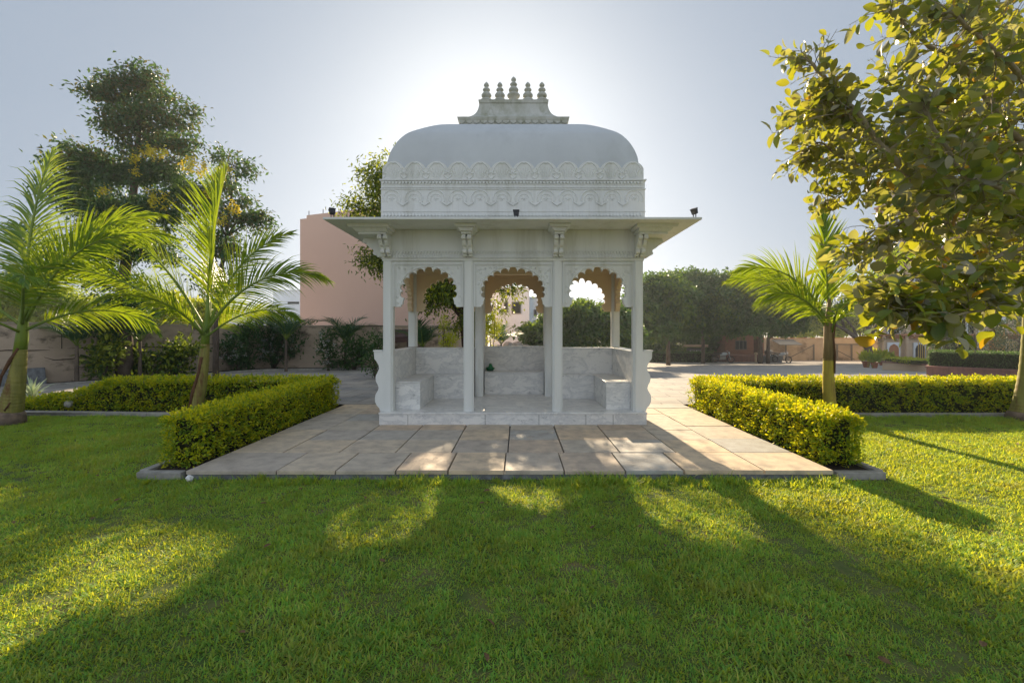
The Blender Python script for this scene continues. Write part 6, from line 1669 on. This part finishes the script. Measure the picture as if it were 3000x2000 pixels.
# ------------------------------------------------------------------ light, sky, camera
az, el = R(SUN_AZ), R(SUN_EL)
s = Vector((math.sin(az) * math.cos(el), math.cos(az) * math.cos(el), math.sin(el)))
sl = bpy.data.lights.new('sun', 'SUN'); sl.energy = 5.0; sl.angle = R(0.6); sl.color = (1.0, 0.80, 0.54)
so = bpy.data.objects.new('sun', sl); COL.objects.link(so); so.rotation_euler = s.to_track_quat('Z', 'Y').to_euler(); so.location = (0, 0, 30)
w = bpy.data.worlds.new('World'); SC.world = w; w.use_nodes = True
nt = w.node_tree; nt.nodes.clear()
out = nt.nodes.new('ShaderNodeOutputWorld'); bg = nt.nodes.new('ShaderNodeBackground'); sk = nt.nodes.new('ShaderNodeTexSky')
sk.sky_type = 'NISHITA'; sk.sun_disc = False; sk.sun_elevation = el; sk.sun_rotation = az
sk.altitude = 600; sk.air_density = 1.0; sk.dust_density = 2.0; sk.ozone_density = 1.5
bg.inputs['Strength'].default_value = 0.15
gm = nt.nodes.new('ShaderNodeGamma'); gm.inputs['Gamma'].default_value = 0.12
nt.links.new(sk.outputs[0], gm.inputs[0])
tn = nt.nodes.new('ShaderNodeMix'); tn.data_type = 'RGBA'; tn.blend_type = 'MULTIPLY'; tn.inputs[0].default_value = 1.0; tn.inputs[7].default_value = (0.98, 1.13, 1.33, 1)
nt.links.new(gm.outputs[0], tn.inputs[6])
tcw = nt.nodes.new('ShaderNodeTexCoord'); last = tn.outputs[2]
hs = Vector((s.x, s.y, 0.0)).normalized()
# aureole round the sun, bright haze low under the sun, and an added fill glow opposite the sun
for dv, ex, colr in ((s, 34.0, (0.95, 0.88, 0.76)), (hs, 9.0, (2.2, 2.1, 1.95)), (Vector((-hs.x, -hs.y, 0.25)).normalized(), 1.6, (1.35, 1.35, 1.40))):
    dt = nt.nodes.new('ShaderNodeVectorMath'); dt.operation = 'DOT_PRODUCT'; dt.inputs[1].default_value = dv
    nt.links.new(tcw.outputs['Generated'], dt.inputs[0])
    mx_ = nt.nodes.new('ShaderNodeMath'); mx_.operation = 'MAXIMUM'; mx_.inputs[1].default_value = 0.0; nt.links.new(dt.outputs['Value'], mx_.inputs[0])
    pw = nt.nodes.new('ShaderNodeMath'); pw.operation = 'POWER'; pw.inputs[1].default_value = ex; nt.links.new(mx_.outputs[0], pw.inputs[0])
    ga = nt.nodes.new('ShaderNodeMix'); ga.data_type = 'RGBA'; ga.blend_type = 'ADD'; ga.inputs[7].default_value = (*colr, 1); ga.clamp_result = False
    nt.links.new(pw.outputs[0], ga.inputs[0]); nt.links.new(last, ga.inputs[6]); last = ga.outputs[2]
nt.links.new(last, bg.inputs[0]); nt.links.new(bg.outputs[0], out.inputs[0])

cam = bpy.data.cameras.new('camera'); cam.lens = 16.0; cam.sensor_width = 36.0
cam.shift_x = -18 / 3000; cam.shift_y = -28 / 3000; cam.clip_end = 4000; cam.clip_start = 0.05
co = bpy.data.objects.new('camera', cam); COL.objects.link(co); co.location = (0, 0, EYE); co.rotation_euler = (PI / 2, 0, 0)
SC.camera = co
SC.view_settings.view_transform = 'Standard'; SC.view_settings.look = 'None'; SC.view_settings.exposure = 1.22; SC.view_settings.gamma = 1.0
SC.cycles.use_denoising = True
SC.cycles.max_bounces = 8; SC.cycles.diffuse_bounces = 5; SC.cycles.transmission_bounces = 4; SC.cycles.transparent_max_bounces = 8
SC.cycles.caustics_reflective = False; SC.cycles.caustics_refractive = False; SC.cycles.sample_clamp_indirect = 8.0

hm, nt, nd, lk = new_mat('haze_air')
ho = nd.new('ShaderNodeOutputMaterial'); hv = nd.new('ShaderNodeVolumePrincipled')
hv.inputs['Color'].default_value = (0.82, 0.90, 1.0, 1); hv.inputs['Density'].default_value = 0.0010; hv.inputs['Anisotropy'].default_value = 0.45
lk.new(hv.outputs[0], ho.inputs['Volume'])
b = MB(); b.box(-950, 950, -310, 1550, -4.2, 12.5)
tag(b.build('haze', hm), kind='stuff')
SC.cycles.volume_bounces = 0
